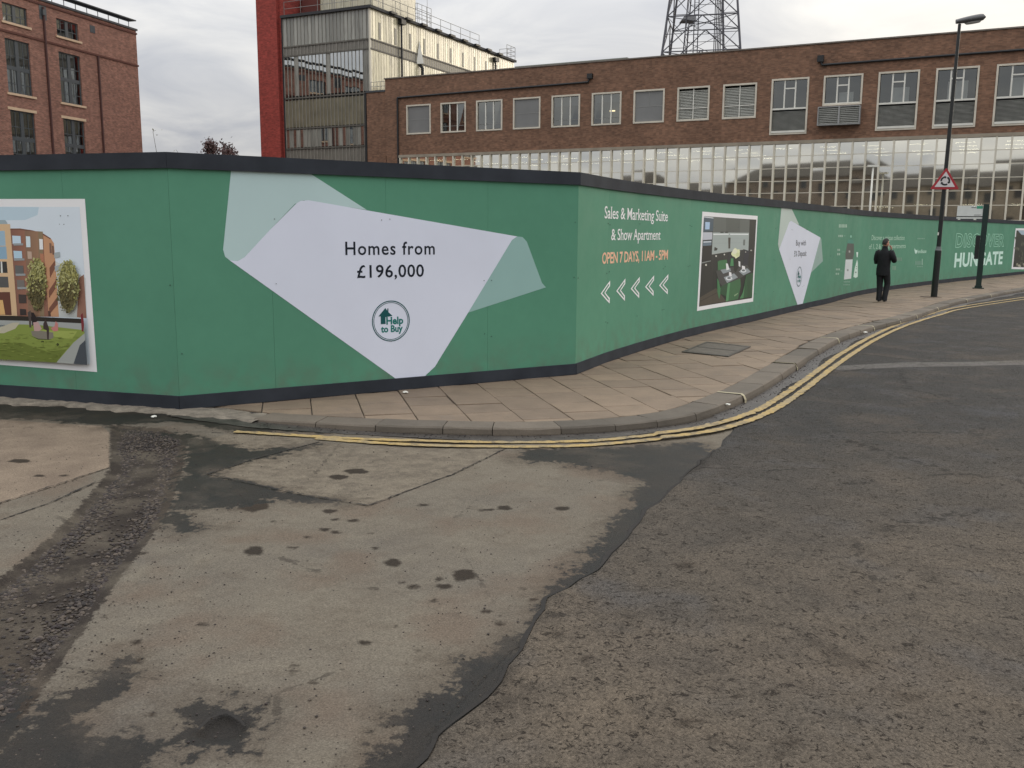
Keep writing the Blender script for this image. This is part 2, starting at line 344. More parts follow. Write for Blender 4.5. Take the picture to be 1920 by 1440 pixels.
def multi(P, polys, lim=2.0):
    d = np.full(len(P), -lim)
    for q in polys:
        q = np.asarray(q); lo = q.min(0) - 0.4; hi = q.max(0) + 0.4
        k = np.where(((P > lo) & (P < hi)).all(1))[0]
        if len(k): d[k] = np.maximum(d[k], sdf(P[k], q))
    return d
X = np.concatenate([np.linspace(-40, -9, 20, endpoint=False), np.arange(-9, -4.5, 0.05), np.arange(-4.5, 2.2, 0.025), np.arange(2.2, 3.0, 0.05), np.linspace(3.0, 8, 6)])
Y = np.concatenate([np.linspace(-25, 1.5, 20, endpoint=False), np.arange(1.5, 2.6, 0.05), np.arange(2.6, 9.3, 0.025), np.linspace(9.35, 13.5, 12)])
P, Z, Fc = grid_surface('side_road', X, Y, None)
pothole = G2(415, 1362); pd = np.hypot(P[:, 0] - pothole[0], (P[:, 1] - pothole[1]) * 1.15)
Z = Z - 0.028 * (1 - sstep(0.05, 0.115, pd)) - 0.004 * (1 - sstep(0.1, 0.3, pd))
tre = sdf(P, px(TRENCH)); Z = Z - 0.022 * sstep(-0.02, 0.10, tre) + 0.012 * sstep(0.25, 0.6, tre)
Z = Z + 0.004 * np.sin(P[:, 0] * 3.1 + 1.3 * np.sin(P[:, 1] * 2.0)) * np.sin(P[:, 1] * 2.7)
side = mk('side_road', np.column_stack([P, Z]), Fc, surface_side(), smooth=True); tag(side, kind='structure')
set_attr(side, 'wet', multi(P, [px(w) for w in WET])); set_attr(side, 'trench', tre)
set_attr(side, 'slab', sdf(P, px(SLAB))); set_attr(side, 'patch', multi(P, [px(PATCH), px(PATCH2)]))
set_attr(side, 'spots', multi(P, [blob(*s) for s in SPOTS]))
ck = np.full(len(P), 9.0)
for c in CRACKS: ck = np.minimum(ck, dline(P, px(c)))
set_attr(side, 'crack', -ck)
M_CRACK = plain(alb((38, 34, 30), KG), 0.9, 0.3, 30, key='crack')
for c in CRACKS[:3] + [[(372, 1370), (396, 1347), (420, 1339), (444, 1350), (460, 1366)]]:  # last curve is a dark arc drawn to make the pothole visible
    Cc = smooth_curve(px(c), 0.03) if len(c) < 5 else np.vstack([np.linspace(a, b, max(2, int(np.hypot(*(b - a)) / 0.03))) for a, b in zip(px(c)[:-1], px(c)[1:])])
    Cc = Cc + rng.normal(0, 0.004, Cc.shape); nC = normals_right(Cc); V = []
    for a, n_ in zip(Cc, nC):
        wv = abs(rng.normal(0.0035, 0.0025)) + 0.0012
        for sgn in (-1, 1): q = a + n_ * sgn * wv; V.append((q[0], q[1], float(zr(q[0])) + 0.0075))
    mk('crack_or_pothole_arc', V, [(2 * i, 2 * i + 2, 2 * i + 3, 2 * i + 1) for i in range(len(Cc) - 1)], M_CRACK, side)
# far terrain
def mat_terrain():
    return plain((0.07, 0.066, 0.06), 0.95, 0.3, 0.4, 0.01, 20)
xs = np.array([-3000, -600, -200, -80, -40, 0, 40, 80, 200, 600, 3000.0]); V = [(a, b, -0.20) for b in xs for a in xs]
mk('ground', V, [(j * 11 + i, j * 11 + i + 1, (j + 1) * 11 + i + 1, (j + 1) * 11 + i) for j in range(10) for i in range(10)], mat_terrain()); tag(bpy.data.objects['ground'], kind='structure')

# --- main carriageway: coarse chippings laid over the side road -----------------------------------
def surface_road():
    m, t, p = newmat('coarse asphalt'); g = G(t); v = g.pos()
    n1 = g.noise(v, 0.45, 5, 0.6); n3 = g.noise(v, 2.6, 6, 0.62); n9 = g.noise(v, 11, 5, 0.65); nf = g.noise(v, 90, 3, 0.7); n22 = g.noise(v, 26, 5, 0.65)
    sp = g.n('ShaderNodeSeparateXYZ'); g.l(v, sp.inputs[0])
    far = g.mr(sp.outputs[1], 4.0, 8.5)                      # the older, dustier stretch lies near the junction
    dusty = g.math('MULTIPLY', g.math('SUBTRACT', 1.0, far), g.mr(n1, 0.3, 0.6, 0.55, 1.0))
    base = g.mix(dusty, g.mix(g.mr(n3, 0.35, 0.68), alb((62, 61, 59), KG), alb((72, 69, 66), KG)), g.mix(g.mr(n3, 0.35, 0.65), alb((98, 89, 78), KG), alb((112, 101, 87), KG)))
    base = g.mix(g.mr(g.noise(v, 1.3, 4), 0.54, 0.7, 0, 0.6), base, alb((78, 79, 81), KG))
    spt = g.mr(g.math('ADD', g.attr('spots'), g.math('MULTIPLY', g.math('SUBTRACT', n22, 0.5), 0.09)), -0.02, 0.012)
    base = g.mix(g.math('MULTIPLY', spt, 0.72), base, alb((52, 44, 36), KG))
    wet = g.mr(g.math('ADD', g.attr('wet'), g.math('MULTIPLY', g.math('SUBTRACT', n9, 0.5), 0.25)), -0.04, 0.06)
    base = g.mix(g.math('MULTIPLY', wet, 0.75), base, alb((44, 40, 36), KG))
    ck = g.mr(g.math('ADD', g.attr('crack'), g.math('MULTIPLY', g.math('SUBTRACT', n22, 0.5), 0.05)), -0.016, -0.004)
    base = g.mix(g.math('MULTIPLY', ck, 0.75), base, alb((38, 36, 34), KG))
    band = g.mr(g.math('ADD', g.attr('band'), g.math('MULTIPLY', g.math('SUBTRACT', n22, 0.5), 0.06)), -0.02, 0.02)
    base = g.mix(g.math('MULTIPLY', band, 0.8), base, alb((116, 112, 107), KG))
    base = g.mix(g.mr(g.noise(v, 5.0, 6, 0.7), 0.50, 0.68, 0, 0.55), base, alb((66, 60, 53), KG))
    base = g.mix(g.mr(g.noise(v, 0.9, 5, 0.6, 0.5), 0.5, 0.66, 0, 0.32), base, alb((108, 96, 82), KG))
    de = g.vor(v, 0.42, 'Distance', 'DISTANCE_TO_EDGE'); hair = g.math('MULTIPLY', g.mr(g.math('ADD', de, g.math('MULTIPLY', g.math('SUBTRACT', n9, 0.5), 0.12)), 0.0, 0.007, 1, 0), g.mr(n1, 0.46, 0.54))
    base = g.mix(g.math('MULTIPLY', hair, 0.6), base, alb((36, 33, 30), KG))
    holes = g.math('MAXIMUM', g.mr(g.noise(v, 24, 5, 0.7, 1.2), 0.59, 0.625), g.math('MULTIPLY', g.mr(g.noise(v, 46, 4, 0.75, 0.8), 0.60, 0.66), 0.6))
    vc = g.vor(v, 105, 'Color'); bw = g.n('ShaderNodeRGBToBW'); g.l(vc, bw.inputs[0])
    base = g.scale(base, g.math('MULTIPLY', g.mr(bw.outputs[0], 0.1, 0.9, 0.72, 1.30), g.mr(nf, 0.3, 0.7, 0.84, 1.16)))
    base = g.mix(g.math('MULTIPLY', holes, 0.88), base, alb((46, 39, 33), KG))  # pit shade put into the colour, together with cavity dirt
    wsp = g.mr(g.vor(v, 7.5), 0.0, 0.018, 1, 0); base = g.mix(g.math('MULTIPLY', wsp, g.mr(n9, 0.5, 0.55)), base, (0.5, 0.5, 0.48))
    base = g.scale(base, 1.26)
    g.l(base, p.inputs['Base Color']); p.inputs['Roughness'].default_value = 0.85; p.inputs['Specular IOR Level'].default_value = 0.2
    hh = g.math('ADD', g.math('MULTIPLY', g.vor(v, 105), -0.9), g.math('ADD', g.math('MULTIPLY', n22, 0.9), g.math('MULTIPLY', nf, 0.4)))
    hh = g.math('SUBTRACT', hh, g.math('ADD', g.math('MULTIPLY', holes, 0.8), ck))
    g.l(g.bump(hh, 0.011, 1.0), p.inputs['Normal']); return m
edge = [(-1.9, -25), (-1.5, -6), (-0.9, 1.0), (-0.62, 2.2)] + [tuple(G2(*q)) for q in [(780, 1440), (835, 1365), (905, 1300), (960, 1235), (985, 1195), (1020, 1130), (1070, 1095), (1130, 1055), (1200, 975), (1255, 920), (1310, 868), (1350, 835)]] + [(2.25, 9.0)]
ki = int(np.argmin(np.hypot(KF[:, 0] - 2.6, KF[:, 1] - 9.95)))
far_e = [tuple(q) for q in (KF[ki::4] - KN[ki::4] * 0.03)]
ed = smooth_curve(edge, 0.05); ed = ed[ed[:, 1] < far_e[0][1] - 0.05]
jit = np.interp(np.arange(len(ed)), np.arange(0, len(ed) + 4, 3), rng.normal(0, 0.012, len(np.arange(0, len(ed) + 4, 3)))); ed[:, 0] += jit * (ed[:, 1] > 1)
edl = np.vstack([ed, np.array(far_e)]); edl = edl[np.argsort(edl[:, 1], kind='stable')]
keep = [0]
for i in range(1, len(edl)):
    stp = 0.05 if 1.5 < edl[i, 1] < 14 else 0.6
    if edl[i, 1] - edl[keep[-1], 1] > stp * 0.6: keep.append(i)
edl = edl[keep]
off = np.concatenate([[0, 0.03], np.arange(0.08, 5.0, 0.06), np.linspace(5.1, 12, 40), np.linspace(12.5, 60, 25)])
P = np.array([(e[0] + o, e[1]) for e in edl for o in off]); Z = zr(P[:, 0]) + 0.014
Z[0::len(off)] -= 0.020
Z += 0.004 * np.sin(P[:, 0] * 2.3 + np.sin(P[:, 1] * 1.7)) * np.sin(P[:, 1] * 2.2 + 0.7)
nx = len(off); Fc = [(j * nx + i, j * nx + i + 1, (j + 1) * nx + i + 1, (j + 1) * nx + i) for j in range(len(edl) - 1) for i in range(nx - 1)]
EDGE_LINE = edl[(edl[:, 1] > 2.3) & (edl[:, 1] < 7.6)]
road = mk('road', np.column_stack([P, Z]), Fc, surface_road(), smooth=True); tag(road, kind='structure')
V = []; EW = np.abs(np.convolve(rng.normal(0.002, 0.022, len(EDGE_LINE) + 4), np.ones(5) / 5, 'valid')) + 0.001
for i, q in enumerate(EDGE_LINE):
    w0 = EW[i]
    V += [(q[0] - w0, q[1], float(zr(q[0])) + 0.0065), (q[0] + 0.012, q[1], float(zr(q[0])) + 0.0068)]
mk('edge_crack', V, [(2 * i, 2 * i + 1, 2 * i + 3, 2 * i + 2) for i in range(len(EDGE_LINE) - 1)], M_CRACK, road)
set_attr(road, 'spots', multi(P, [blob(*s) for s in RSPOTS]))
set_attr(road, 'wet', multi(P, [px(w) for w in [[(960, 1228), (955, 1285), (900, 1320), (870, 1310), (900, 1250)], [(905, 1330), (960, 1290), (1010, 1296), (960, 1335)], [(1230, 880), (1330, 850), (1330, 870), (1240, 925)], [(1490, 1190), (1600, 1230), (1650, 1260), (1560, 1250)]]]))
ck = np.full(len(P), 9.0)
for c in [[(1312, 880), (1420, 886), (1530, 882), (1660, 889)], [(1660, 763), (1780, 760), (1920, 770)], [(1780, 588), (1830, 598), (1930, 618)], [(1730, 610), (1800, 613), (1850, 622), (1960, 618)], [(1770, 590), (1810, 603), (1790, 610)]]: ck = np.minimum(ck, dline(P, px(c)))
set_attr(road, 'crack', -ck)
set_attr(road, 'band', multi(P, [px([(1555, 689), (1700, 681), (1800, 680), (1990, 676), (1990, 685), (1800, 688), (1700, 690), (1570, 696)])]))

# --- gutter, yellow lines ---------------------------------------------------------------------------
def strip(C0, C1, zf, name, mat, parent=None, jitter=0.0, kind=None):
    V = []; n = len(C0)
    for a, b in zip(C0, C1):
        ja, jb = rng.normal(0, jitter, 2) if jitter else (0, 0)
        d = (b - a) / max(np.hypot(*(b - a)), 1e-6)
        a = a + d * ja; b = b + d * jb
        V += [(a[0], a[1], zf(a)), (b[0], b[1], zf(b))]
    o = mk(name, V, [(2 * i, 2 * i + 2, 2 * i + 3, 2 * i + 1) for i in range(n - 1)], mat, parent)
    if kind: tag(o, kind=kind)
    return o
def mat_gutter():
    m, t, p = newmat('damp gutter'); g = G(t); v = g.pos(); n = g.noise(v, 7, 6, 0.65)
    c = g.mix(g.mr(n, 0.35, 0.65), alb((52, 46, 40), KG), alb((86, 80, 73), KG)); c = g.scale(c, g.mr(g.noise(v, 90, 3), 0.3, 0.7, 0.7, 1.3))
    g.l(c, p.inputs['Base Color']); p.inputs['Roughness'].default_value = 0.5; g.l(g.bump(g.noise(v, 60, 4), 0.006), p.inputs['Normal']); return m
kerbR = KF[(KF[:, 0] > -3.2)]; kerbRN = KN[(KF[:, 0] > -3.2)]
gw = 0.20 + 0.05 * np.sin(np.arange(len(kerbR)) * 0.11) + rng.normal(0, 0.008, len(kerbR))
strip(kerbR - kerbRN * 0.02, kerbR + kerbRN * gw[:, None], lambda q: float(zr(q[0])) + (0.021 if q[0] > 2.0 else 0.006), 'gutter', mat_gutter(), kind='structure')
def mat_yellow():
    m, t, p = newmat('worn yellow paint'); g = G(t); v = g.pos()
    c = g.mix(g.mr(g.noise(v, 5, 5), 0.35, 0.65), alb((200, 169, 100), KG), alb((172, 153, 114), KG))
    worn = g.mr(g.noise(v, 11, 7, 0.75), 0.50, 0.64)
    c = g.mix(g.math('MULTIPLY', worn, 0.8), c, alb((92, 85, 76), KG)); ch = g.mr(g.noise(v, 70, 4, 0.7), 0.58, 0.66)
    c = g.mix(g.math('MULTIPLY', ch, 0.6), c, alb((84, 78, 72), KG))
    g.l(c, p.inputs['Base Color']); p.inputs['Roughness'].default_value = 0.75; g.l(g.bump(g.noise(v, 80, 3), 0.003), p.inputs['Normal']); return m
MY = mat_yellow()
L1 = px([(440, 811), (600, 821), (760, 827.5), (900, 831), (1040, 830.5), (1150, 825), (1300, 808), (1400, 781), (1450, 756), (1500, 722), (1545, 689), (1580, 664), (1640, 630), (1690, 608), (1740, 592), (1800, 577)])
L2 = px([(592, 824), (700, 832), (840, 838), (1000, 839.5), (1150, 833.5), (1320, 815), (1400, 794), (1455, 770), (1500, 740), (1540, 709), (1580, 679), (1640, 640), (1700, 612), (1760, 593), (1820, 578)])
for L in (L1, L2):
    d = (L[-1] - L[-2]) / np.hypot(*(L[-1] - L[-2]))
    L = np.vstack([L, L[-1] + d * 8 + (0.6, -0.6), L[-1] + d * 20 + (1.5, -1.5)])
    Cc = smooth_curve(L, 0.04); n = normals_right(Cc)
    strip(Cc - n * 0.042, Cc + n * 0.042, lambda q: float(zr(q[0])) + (0.026 if q[0] > 1.3 else 0.012), 'yellow_line', MY, jitter=0.006, kind='structure')
# scuffed grey paving compound beside the kerb lines' start
# ------------------------------------------------------------------ pavement: bed, slabs, kerb stones
def mat_slab(c1, c2, key):
    m, t, p = newmat(key); g = G(t); v = g.pos()
    oi = g.n('ShaderNodeObjectInfo'); at = g.attr('tone'); rnd = g.math('FRACT', g.math('ADD', oi.outputs['Random'], at), 0)
    c = g.mix(g.mr(rnd, 0, 1), c1, c2)
    c = g.scale(c, g.mr(g.noise(v, 3.0, 6, 0.65), 0.3, 0.72, 0.84, 1.14)); c = g.scale(c, g.mr(g.noise(v, 85, 3, 0.7), 0.3, 0.7, 0.86, 1.14))
    gum = g.mr(g.vor(v, 2.1), 0.0, 0.03, 1, 0); c = g.mix(g.math('MULTIPLY', gum, 0.45), c, (0.09, 0.085, 0.08))
    st = g.mr(g.noise(v, 1.1, 6, 0.7), 0.58, 0.72); c = g.mix(g.math('MULTIPLY', st, 0.35), c, (0.10, 0.09, 0.08))
    g.l(c, p.inputs['Base Color']); p.inputs['Roughness'].default_value = 0.82
    g.l(g.bump(g.math('ADD', g.noise(v, 60, 4), g.math('MULTIPLY', g.noise(v, 9, 3), 1.5)), 0.003), p.inputs['Normal']); return m
MS = mat_slab(alb((132, 115, 97), KG), alb((152, 132, 110), KG), 'paving stone')
MK = mat_slab(alb((98, 90, 79), KG), alb((122, 111, 97), KG), 'kerb stone')
MBED = plain((0.03, 0.026, 0.022), 0.95, 0.3, 20)
M_MORTAR = plain(alb((140, 130, 116), KG), 0.9, 0.35, 9, 0.02, 25, key='mortar')

# hoarding line (needed for the pavement's inner edge)
WC = [(-13.6, 11.72), (-5.31, 9.36), (-3.23, 8.77), (0.78, 11.22)]
wcurve = smooth_curve([(0.78, 11.22), (1.46, 12.72), (2.65, 14.97), (3.69, 16.70), (4.83, 18.45), (6.70, 21.42), (8.10, 23.60)], 0.05)
wcurve2 = smooth_curve([(8.10, 23.60), (9.30, 25.62), (10.60, 27.62), (12.60, 30.25), (14.9, 33.08), (17.48, 36.05), (20.43, 39.34), (23.96, 43.29), (27.6, 47.2)], 0.05)
def resample(C, step):
    L = np.concatenate([[0], np.cumsum(np.hypot(*np.diff(C, axis=0).T))]); n = max(1, round(L[-1] / step)); s = np.linspace(0, L[-1], n + 1)
    return np.stack([np.interp(s, L, C[:, 0]), np.interp(s, L, C[:, 1])], 1)
WP = [np.array(WC[0])]
def addseg(a, b, steps=None):
    a = np.array(a); b = np.array(b); L = np.hypot(*(b - a)); d = (b - a) / L
    cuts = steps if steps else [L * i / round(L / 1.22) for i in range(1, round(L / 1.22) + 1)]
    for c in cuts: WP.append(a + d * c)
CORNER = {}
addseg(WC[0], WC[2]); CORNER['C1'] = len(WP) - 1
L12 = float(np.hypot(*(np.array(WC[3]) - np.array(WC[2])))); r_ = (L12 - 0.95) / 3
addseg(WC[2], WC[3], [0.95, 0.95 + r_, 0.95 + 2 * r_, L12]); CORNER['C2'] = len(WP) - 1
for q in resample(wcurve, 1.22)[1:]: WP.append(q)
CORNER['C3'] = len(WP) - 1
for q in resample(wcurve2, 1.22)[1:]: WP.append(q)
WP = np.array(WP); WT = np.diff(WP, axis=0); WL = np.hypot(WT[:, 0], WT[:, 1]); WT /= WL[:, None]
WS = np.concatenate([[0], np.cumsum(WL)]); WNm = np.stack([WT[:, 1], -WT[:, 0]], 1)
def w_side(p):      # distance in front (+, street) of the hoarding
    best = (1e9, 0)
    for i in range(len(WL)):
        q = np.asarray(p) - WP[i]; s = min(max(q @ WT[i], 0), WL[i]); e = q - WT[i] * s; d = np.hypot(*e)
        if d < best[0]: best = (d, d * (1 if q @ WNm[i] >= 0 else -1))
    return best[1]
pav_poly = [tuple(q) for q in (KB + KN * 0.06)[::6]] + [tuple(q - np.array([WNm[min(i, len(WNm) - 1)][0], WNm[min(i, len(WNm) - 1)][1]]) * 0.35) for i, q in list(enumerate(WP))[::-1] if i >= CORNER['C1']]
bm = bmesh.new(); f = bm.faces.new([bm.verts.new((q[0], q[1], -0.016)) for q in pav_poly]); bmesh.ops.triangulate(bm, faces=[f])
me = bpy.data.meshes.new('pavement'); bm.normal_update(); bm.to_mesh(me); bm.free(); me.materials.append(MBED)
pav = bpy.data.objects.new('pavement', me); COL.objects.link(pav); tag(pav, kind='structure')
def clip_half(poly, a, nrm):       # keep points with (p-a).nrm <= 0
    out = []
    for i in range(len(poly)):
        p, q = poly[i], poly[(i + 1) % len(poly)]; dp, dq = (p - a) @ nrm, (q - a) @ nrm
        if dp <= 0: out.append(p)
        if dp * dq < 0: out.append(p + (q - p) * (dp / (dp - dq)))
    return out
kb_s = KB[::4]; kn_s = KN[::4]
cover_px = [(1278, 661), (1325, 642), (1408, 651), (1366, 670)]; cover = np.array([gnd(*q)[:2] for q in cover_px]); cov_c = cover.mean(0)
slabs = []
dl = np.array([0.235, -0.972]); dw = np.array([0.972, 0.235])          # long joints run towards the kerb
rs = random.Random(3)
for i in range(-10, 90):
    w0 = i * 0.475; l = -70 + rs.uniform(0, 0.7)
    while l < 6:
        ln = rs.choice([0.45, 0.5, 0.6, 0.62, 0.75, 0.5]); c0 = np.array([-1.03, 9.02]) + dw * (w0 + 0.2375) + dl * (l + ln / 2)
        a, b = w0, w0 + 0.475; l0, l1 = l, l + ln; l += ln
        k = np.hypot(*(kb_s - c0).T); j = int(np.argmin(k))
        if k[j] > 9 : continue
        if (c0 - kb_s[j]) @ kn_s[j] > 0.75: continue
        ws = w_side(c0)
        if ws < -0.45 or ws > 9: continue
        g_ = rs.uniform(0.003, 0.006); gl_ = rs.uniform(0.005, 0.009)
        base = np.array([-1.03, 9.02])
        pl = [base + dw * (a + g_) + dl * (l0 + gl_), base + dw * (b - g_) + dl * (l0 + gl_), base + dw * (b - g_) + dl * (l1 - gl_), base + dw * (a + g_) + dl * (l1 - gl_)]
        for jj in range(max(0, j - 6), min(len(kb_s), j + 7), 1):
            pl = clip_half(pl, kb_s[jj] - kn_s[jj] * 0.006, kn_s[jj])
            if len(pl) < 3: break
        if len(pl) < 3: continue
        ar = 0.5 * abs(sum(pl[q][0] * pl[(q + 1) % len(pl)][1] - pl[(q + 1) % len(pl)][0] * pl[q][1] for q in range(len(pl))))
        if ar < 0.008: continue
        if c0[1] < 8.0 and c0[0] < -3.0: continue
        slabs.append((float(np.hypot(*c0)), pl, c0))
slabs.sort(key=lambda q: q[0])
stuff = MB(); tones = []
def slab_mesh(pl, c):
    area = sum(pl[q][0] * pl[(q + 1) % len(pl)][1] - pl[(q + 1) % len(pl)][0] * pl[q][1] for q in range(len(pl)))
    if area < 0: pl = pl[::-1]
    n = len(pl); dz = rs.gauss(0, 0.0022); tx, ty = rs.gauss(0, 0.004), rs.gauss(0, 0.004)
    cen = sum(pl) / n; V = []
    for q in pl:
        e = q - cen; d = np.hypot(*e); k = max(0.0, 1 - 0.006 / max(d, 0.01)); q2 = cen + e * k
        V.append((q2[0], q2[1], dz + e[0] * tx + e[1] * ty))
    for q in pl: e = q - cen; V.append((q[0], q[1], dz - 0.005 + e[0] * tx + e[1] * ty))
    for q in pl: V.append((q[0], q[1], -0.05))
    Fc = [tuple(range(n))] + [(i, n + i, n + (i + 1) % n, (i + 1) % n) for i in range(n)] + [(n + i, 2 * n + i, 2 * n + (i + 1) % n, n + (i + 1) % n) for i in range(n)]
    return V, Fc
for i, (d, pl, c0) in enumerate(slabs):
    V, Fc = slab_mesh(pl, c0)
    if i < 300:
        mk('paving_slab', V, Fc, MS, pav)
    else:
        stuff.add(V, Fc); tones += [rs.random()] * len(V)
o = stuff.build('far_paving_slabs', MS, pav); tag(o, kind='stuff'); set_attr(o, 'tone', tones)

# kerb stones
kerb = empty('kerb', (0, 0, 0)); tag(kerb, kind='structure')
KLs = np.concatenate([[0], np.cumsum(np.hypot(*np.diff(KF, axis=0).T))])
def kpt(s): return np.array([np.interp(s, KLs, KF[:, 0]), np.interp(s, KLs, KF[:, 1])]), np.array([np.interp(s, KLs, KN[:, 0]), np.interp(s, KLs, KN[:, 1])])
def kerb_stone(s0, s1):
    V = []; secs = 4; h_, j_ = rs.gauss(0, 0.004), rs.gauss(0, 0.004)
    for k in range(secs):
        s = s0 + 0.004 + (s1 - s0 - 0.008) * k / (secs - 1); p, n = kpt(s); p = p + n * j_; w = KW
        prof = [(-w, -0.06), (-w, 0.0), (-w + 0.02, 0.004), (-0.022, 0.004), (-0.004, -0.008), (0.006, -0.05), (0.010, -0.18)]
        for a, z in prof: V.append((p[0] + n[0] * a, p[1] + n[1] * a, z + h_ + (rs.gauss(0, 0.0025) if z > -0.1 else 0)))
    m = 7; Fc = []
    for k in range(secs - 1):
        for q in range(m - 1): Fc.append((k * m + q, k * m + q + 1, (k + 1) * m + q + 1, (k + 1) * m + q))
    Fc += [tuple(range(m - 1, -1, -1)), tuple(range((secs - 1) * m, secs * m))]
    return V, Fc
s = 0.92; marks = []
while s < KLs[-1] - 1:
    p, n = kpt(s); ln = 0.52 if -1.5 < p[0] < 1.0 and p[1] < 9 else (0.62 if p[1] < 9.2 else 0.9)
    ln *= rs.uniform(0.85, 1.2)
    V, Fc = kerb_stone(s, s + ln); mk('kerb_stone', V, Fc, MK, kerb); s += ln
# rough mortar haunch where the kerb sinks into the old tarmac
V = []; Fc = []; hp = [np.array([-13, 11.45]), np.array([-5.31, 9.24]), np.array([-4.2, 8.92]), np.array([-3.4, 8.70]), np.array([-2.9, 8.56]), np.array([-2.6, 8.43]), np.array([-2.3, 8.31])]
hc = smooth_curve(hp, 0.06); hn = normals_right(hc)
for i, (p, n) in enumerate(zip(hc, hn)):
    wv = 0.10 + 0.05 * math.sin(i * 0.37) + 0.03 * math.sin(i * 1.3 + 1) + rs.uniform(-0.02, 0.02)
    for k, (a, z) in enumerate(((-0.32, -0.004), (-0.10, 0.012), (wv * 0.35, 0.010), (wv * 0.8, -0.006), (wv, -0.05))): V.append((p[0] + n[0] * a, p[1] + n[1] * a, z * min(1, (len(hc) - i) / 12) - 0.012 * (i > len(hc) - 10) + rs.gauss(0, 0.004)))
for i in range(len(hc) - 1):
    for k in range(4): Fc.append((i * 5 + k, i * 5 + k + 1, (i + 1) * 5 + k + 1, (i + 1) * 5 + k))
mk('mortar_haunch', V, Fc, M_MORTAR, kerb, smooth=True)
# yellow-white kerb blips
MBL = plain(alb((190, 180, 148), KG), 0.7, 0.25, 18, key='blip')
for u, v in [(1400, 741), (1493, 683), (1574, 635), (1640, 612), (1698, 600), (1728, 591), (1760, 577), (1820, 562), (1862, 553)]:
    q = gnd(u, v)[:2]; j = int(np.argmin(np.hypot(*(KF - q).T))); p, n = KF[j], KN[j]; t_ = np.array([-n[1], n[0]]); V = []
    for a, z in ((-KW + 0.01, 0.008), (-0.033, 0.0095), (-0.004, -0.008), (0.0165, -0.05), (0.019, -0.085)):
        for e in (-0.028, 0.028):
            w_ = p + n * a + t_ * (e + rs.uniform(-0.006, 0.006)); V.append((w_[0], w_[1], z + 0.003))
    mk('kerb_marking', V, [(2 * i, 2 * i + 1, 2 * i + 3, 2 * i + 2) for i in range(4)], MBL, kerb)

# ------------------------------------------------------------------ hoarding
HT = 2.44
hoard = empty('hoarding', (float(WP[CORNER['C1']][0]), float(WP[CORNER['C1']][1]), 0))
tag(hoard, 'long green printed site hoarding with dark slate top and bottom trim curving along the pavement', 'hoarding')
HO = np.array(hoard.location)
VN = []                                    # mitred vertex normals
for i in range(len(WP)):
    if i == 0: VN.append(WNm[0])
    elif i == len(WP) - 1: VN.append(WNm[-1])
    else:
        m_ = WNm[i - 1] + WNm[i]; m_ /= np.hypot(*m_); VN.append(m_ / max(0.3, m_ @ WNm[i]))
VN = np.array(VN)
def wpt(s, z, d=0.0):
    i = int(np.clip(np.searchsorted(WS, s) - 1, 0, len(WL) - 1)); p = WP[i] + WT[i] * (s - WS[i]) + WNm[i] * d
    return (p[0] - HO[0], p[1] - HO[1], z)
def wpx(u, v):
    d = ray(u, v); best = None
    for i in range(len(WL)):
        n = WNm[i]; den = n @ d[:2]
        if abs(den) < 1e-9: continue
        k = (n @ WP[i]) / den
        if k <= 0: continue
        Pp = CP + d * k; s = (Pp[:2] - WP[i]) @ WT[i]
        if -0.02 <= s <= WL[i] + 0.02 and den < 0 and (best is None or k < best[0]): best = (k, WS[i] + s, Pp[2])
    return np.array(best[1:]) if best else np.array([WS[-1], 1.0])
def w_prism(i0, i1, d0, d1, z0, z1, name, mat, endgap=0.0):
    V = []; 
    for i in range(i0, i1 + 1):
        p = WP[i]
        if endgap and i == i0: p = p + WT[i] * endgap
        if endgap and i == i1: p = p - WT[i - 1] * endgap
        for d in (d0, d1):
            nv = VN[i]
            for z in (z0, z1): V.append((p[0] + nv[0] * d - HO[0], p[1] + nv[1] * d - HO[1], z))
    Fc = []; n = i1 - i0
    for k in range(n):
        a, b = 4 * k, 4 * k + 4
        Fc += [(a + 2, b + 2, b + 3, a + 3), (b, a, a + 1, b + 1), (a + 1, a + 3, b + 3, b + 1), (a, b, b + 2, a + 2)]
    Fc += [(0, 2, 3, 1), (4 * n, 4 * n + 1, 4 * n + 3, 4 * n + 2)]
    return mk(name, V, Fc, mat, hoard)
for i in range(len(WL)):
    w_prism(i, i + 1, -0.018 + rs.gauss(0, 0.0), 0.0, 0.09, 2.36, 'board', M_GREEN, 0.0009)
runs = [(0, CORNER['C1']), (CORNER['C1'], CORNER['C2'])]
k = CORNER['C2']
while k < len(WL): runs.append((k, min(k + 4, len(WL)))); k += 4
for a, b in runs:
    w_prism(a, b, -0.10, 0.028, 2.293, HT, 'fascia', M_DARK, 0.0012)
    w_prism(a, b, -0.05, 0.022, 0.004, 0.135, 'plinth', M_DARK, 0.0022)
# timber posts behind
MT = plain((0.22, 0.15, 0.09), 0.85, 0.2, 5)
for i in range(0, len(WP) - 1, 2):
    p = WP[i] - WNm[i] * 0.12 - HO[:2]; MB().box(p[0] - 0.05, p[0] + 0.05, p[1] - 0.05, p[1] + 0.05, -0.05, 2.285).build('post', MT, hoard)
# screws
ms = MB()
for i in range(1, len(WP) - 1):
    for z in (0.55, 1.2, 1.85):
        for e in (-0.045, 0.045):
            if rs.random() < 0.5 and WS[i] < 30:
                c = wpt(WS[i] + e + rs.uniform(-0.01, 0.01), z + rs.uniform(-0.02, 0.02), 0.0); n = WNm[i if e > 0 else i - 1]
                ms.tube((c[0], c[1], c[2]), (c[0] + n[0] * 0.009, c[1] + n[1] * 0.009, c[2]), 0.0045, 0.0045, 6)
o = ms.build('screw_heads', plain((0.03, 0.04, 0.035), 0.5, 0.05), hoard); tag(o, kind='stuff')

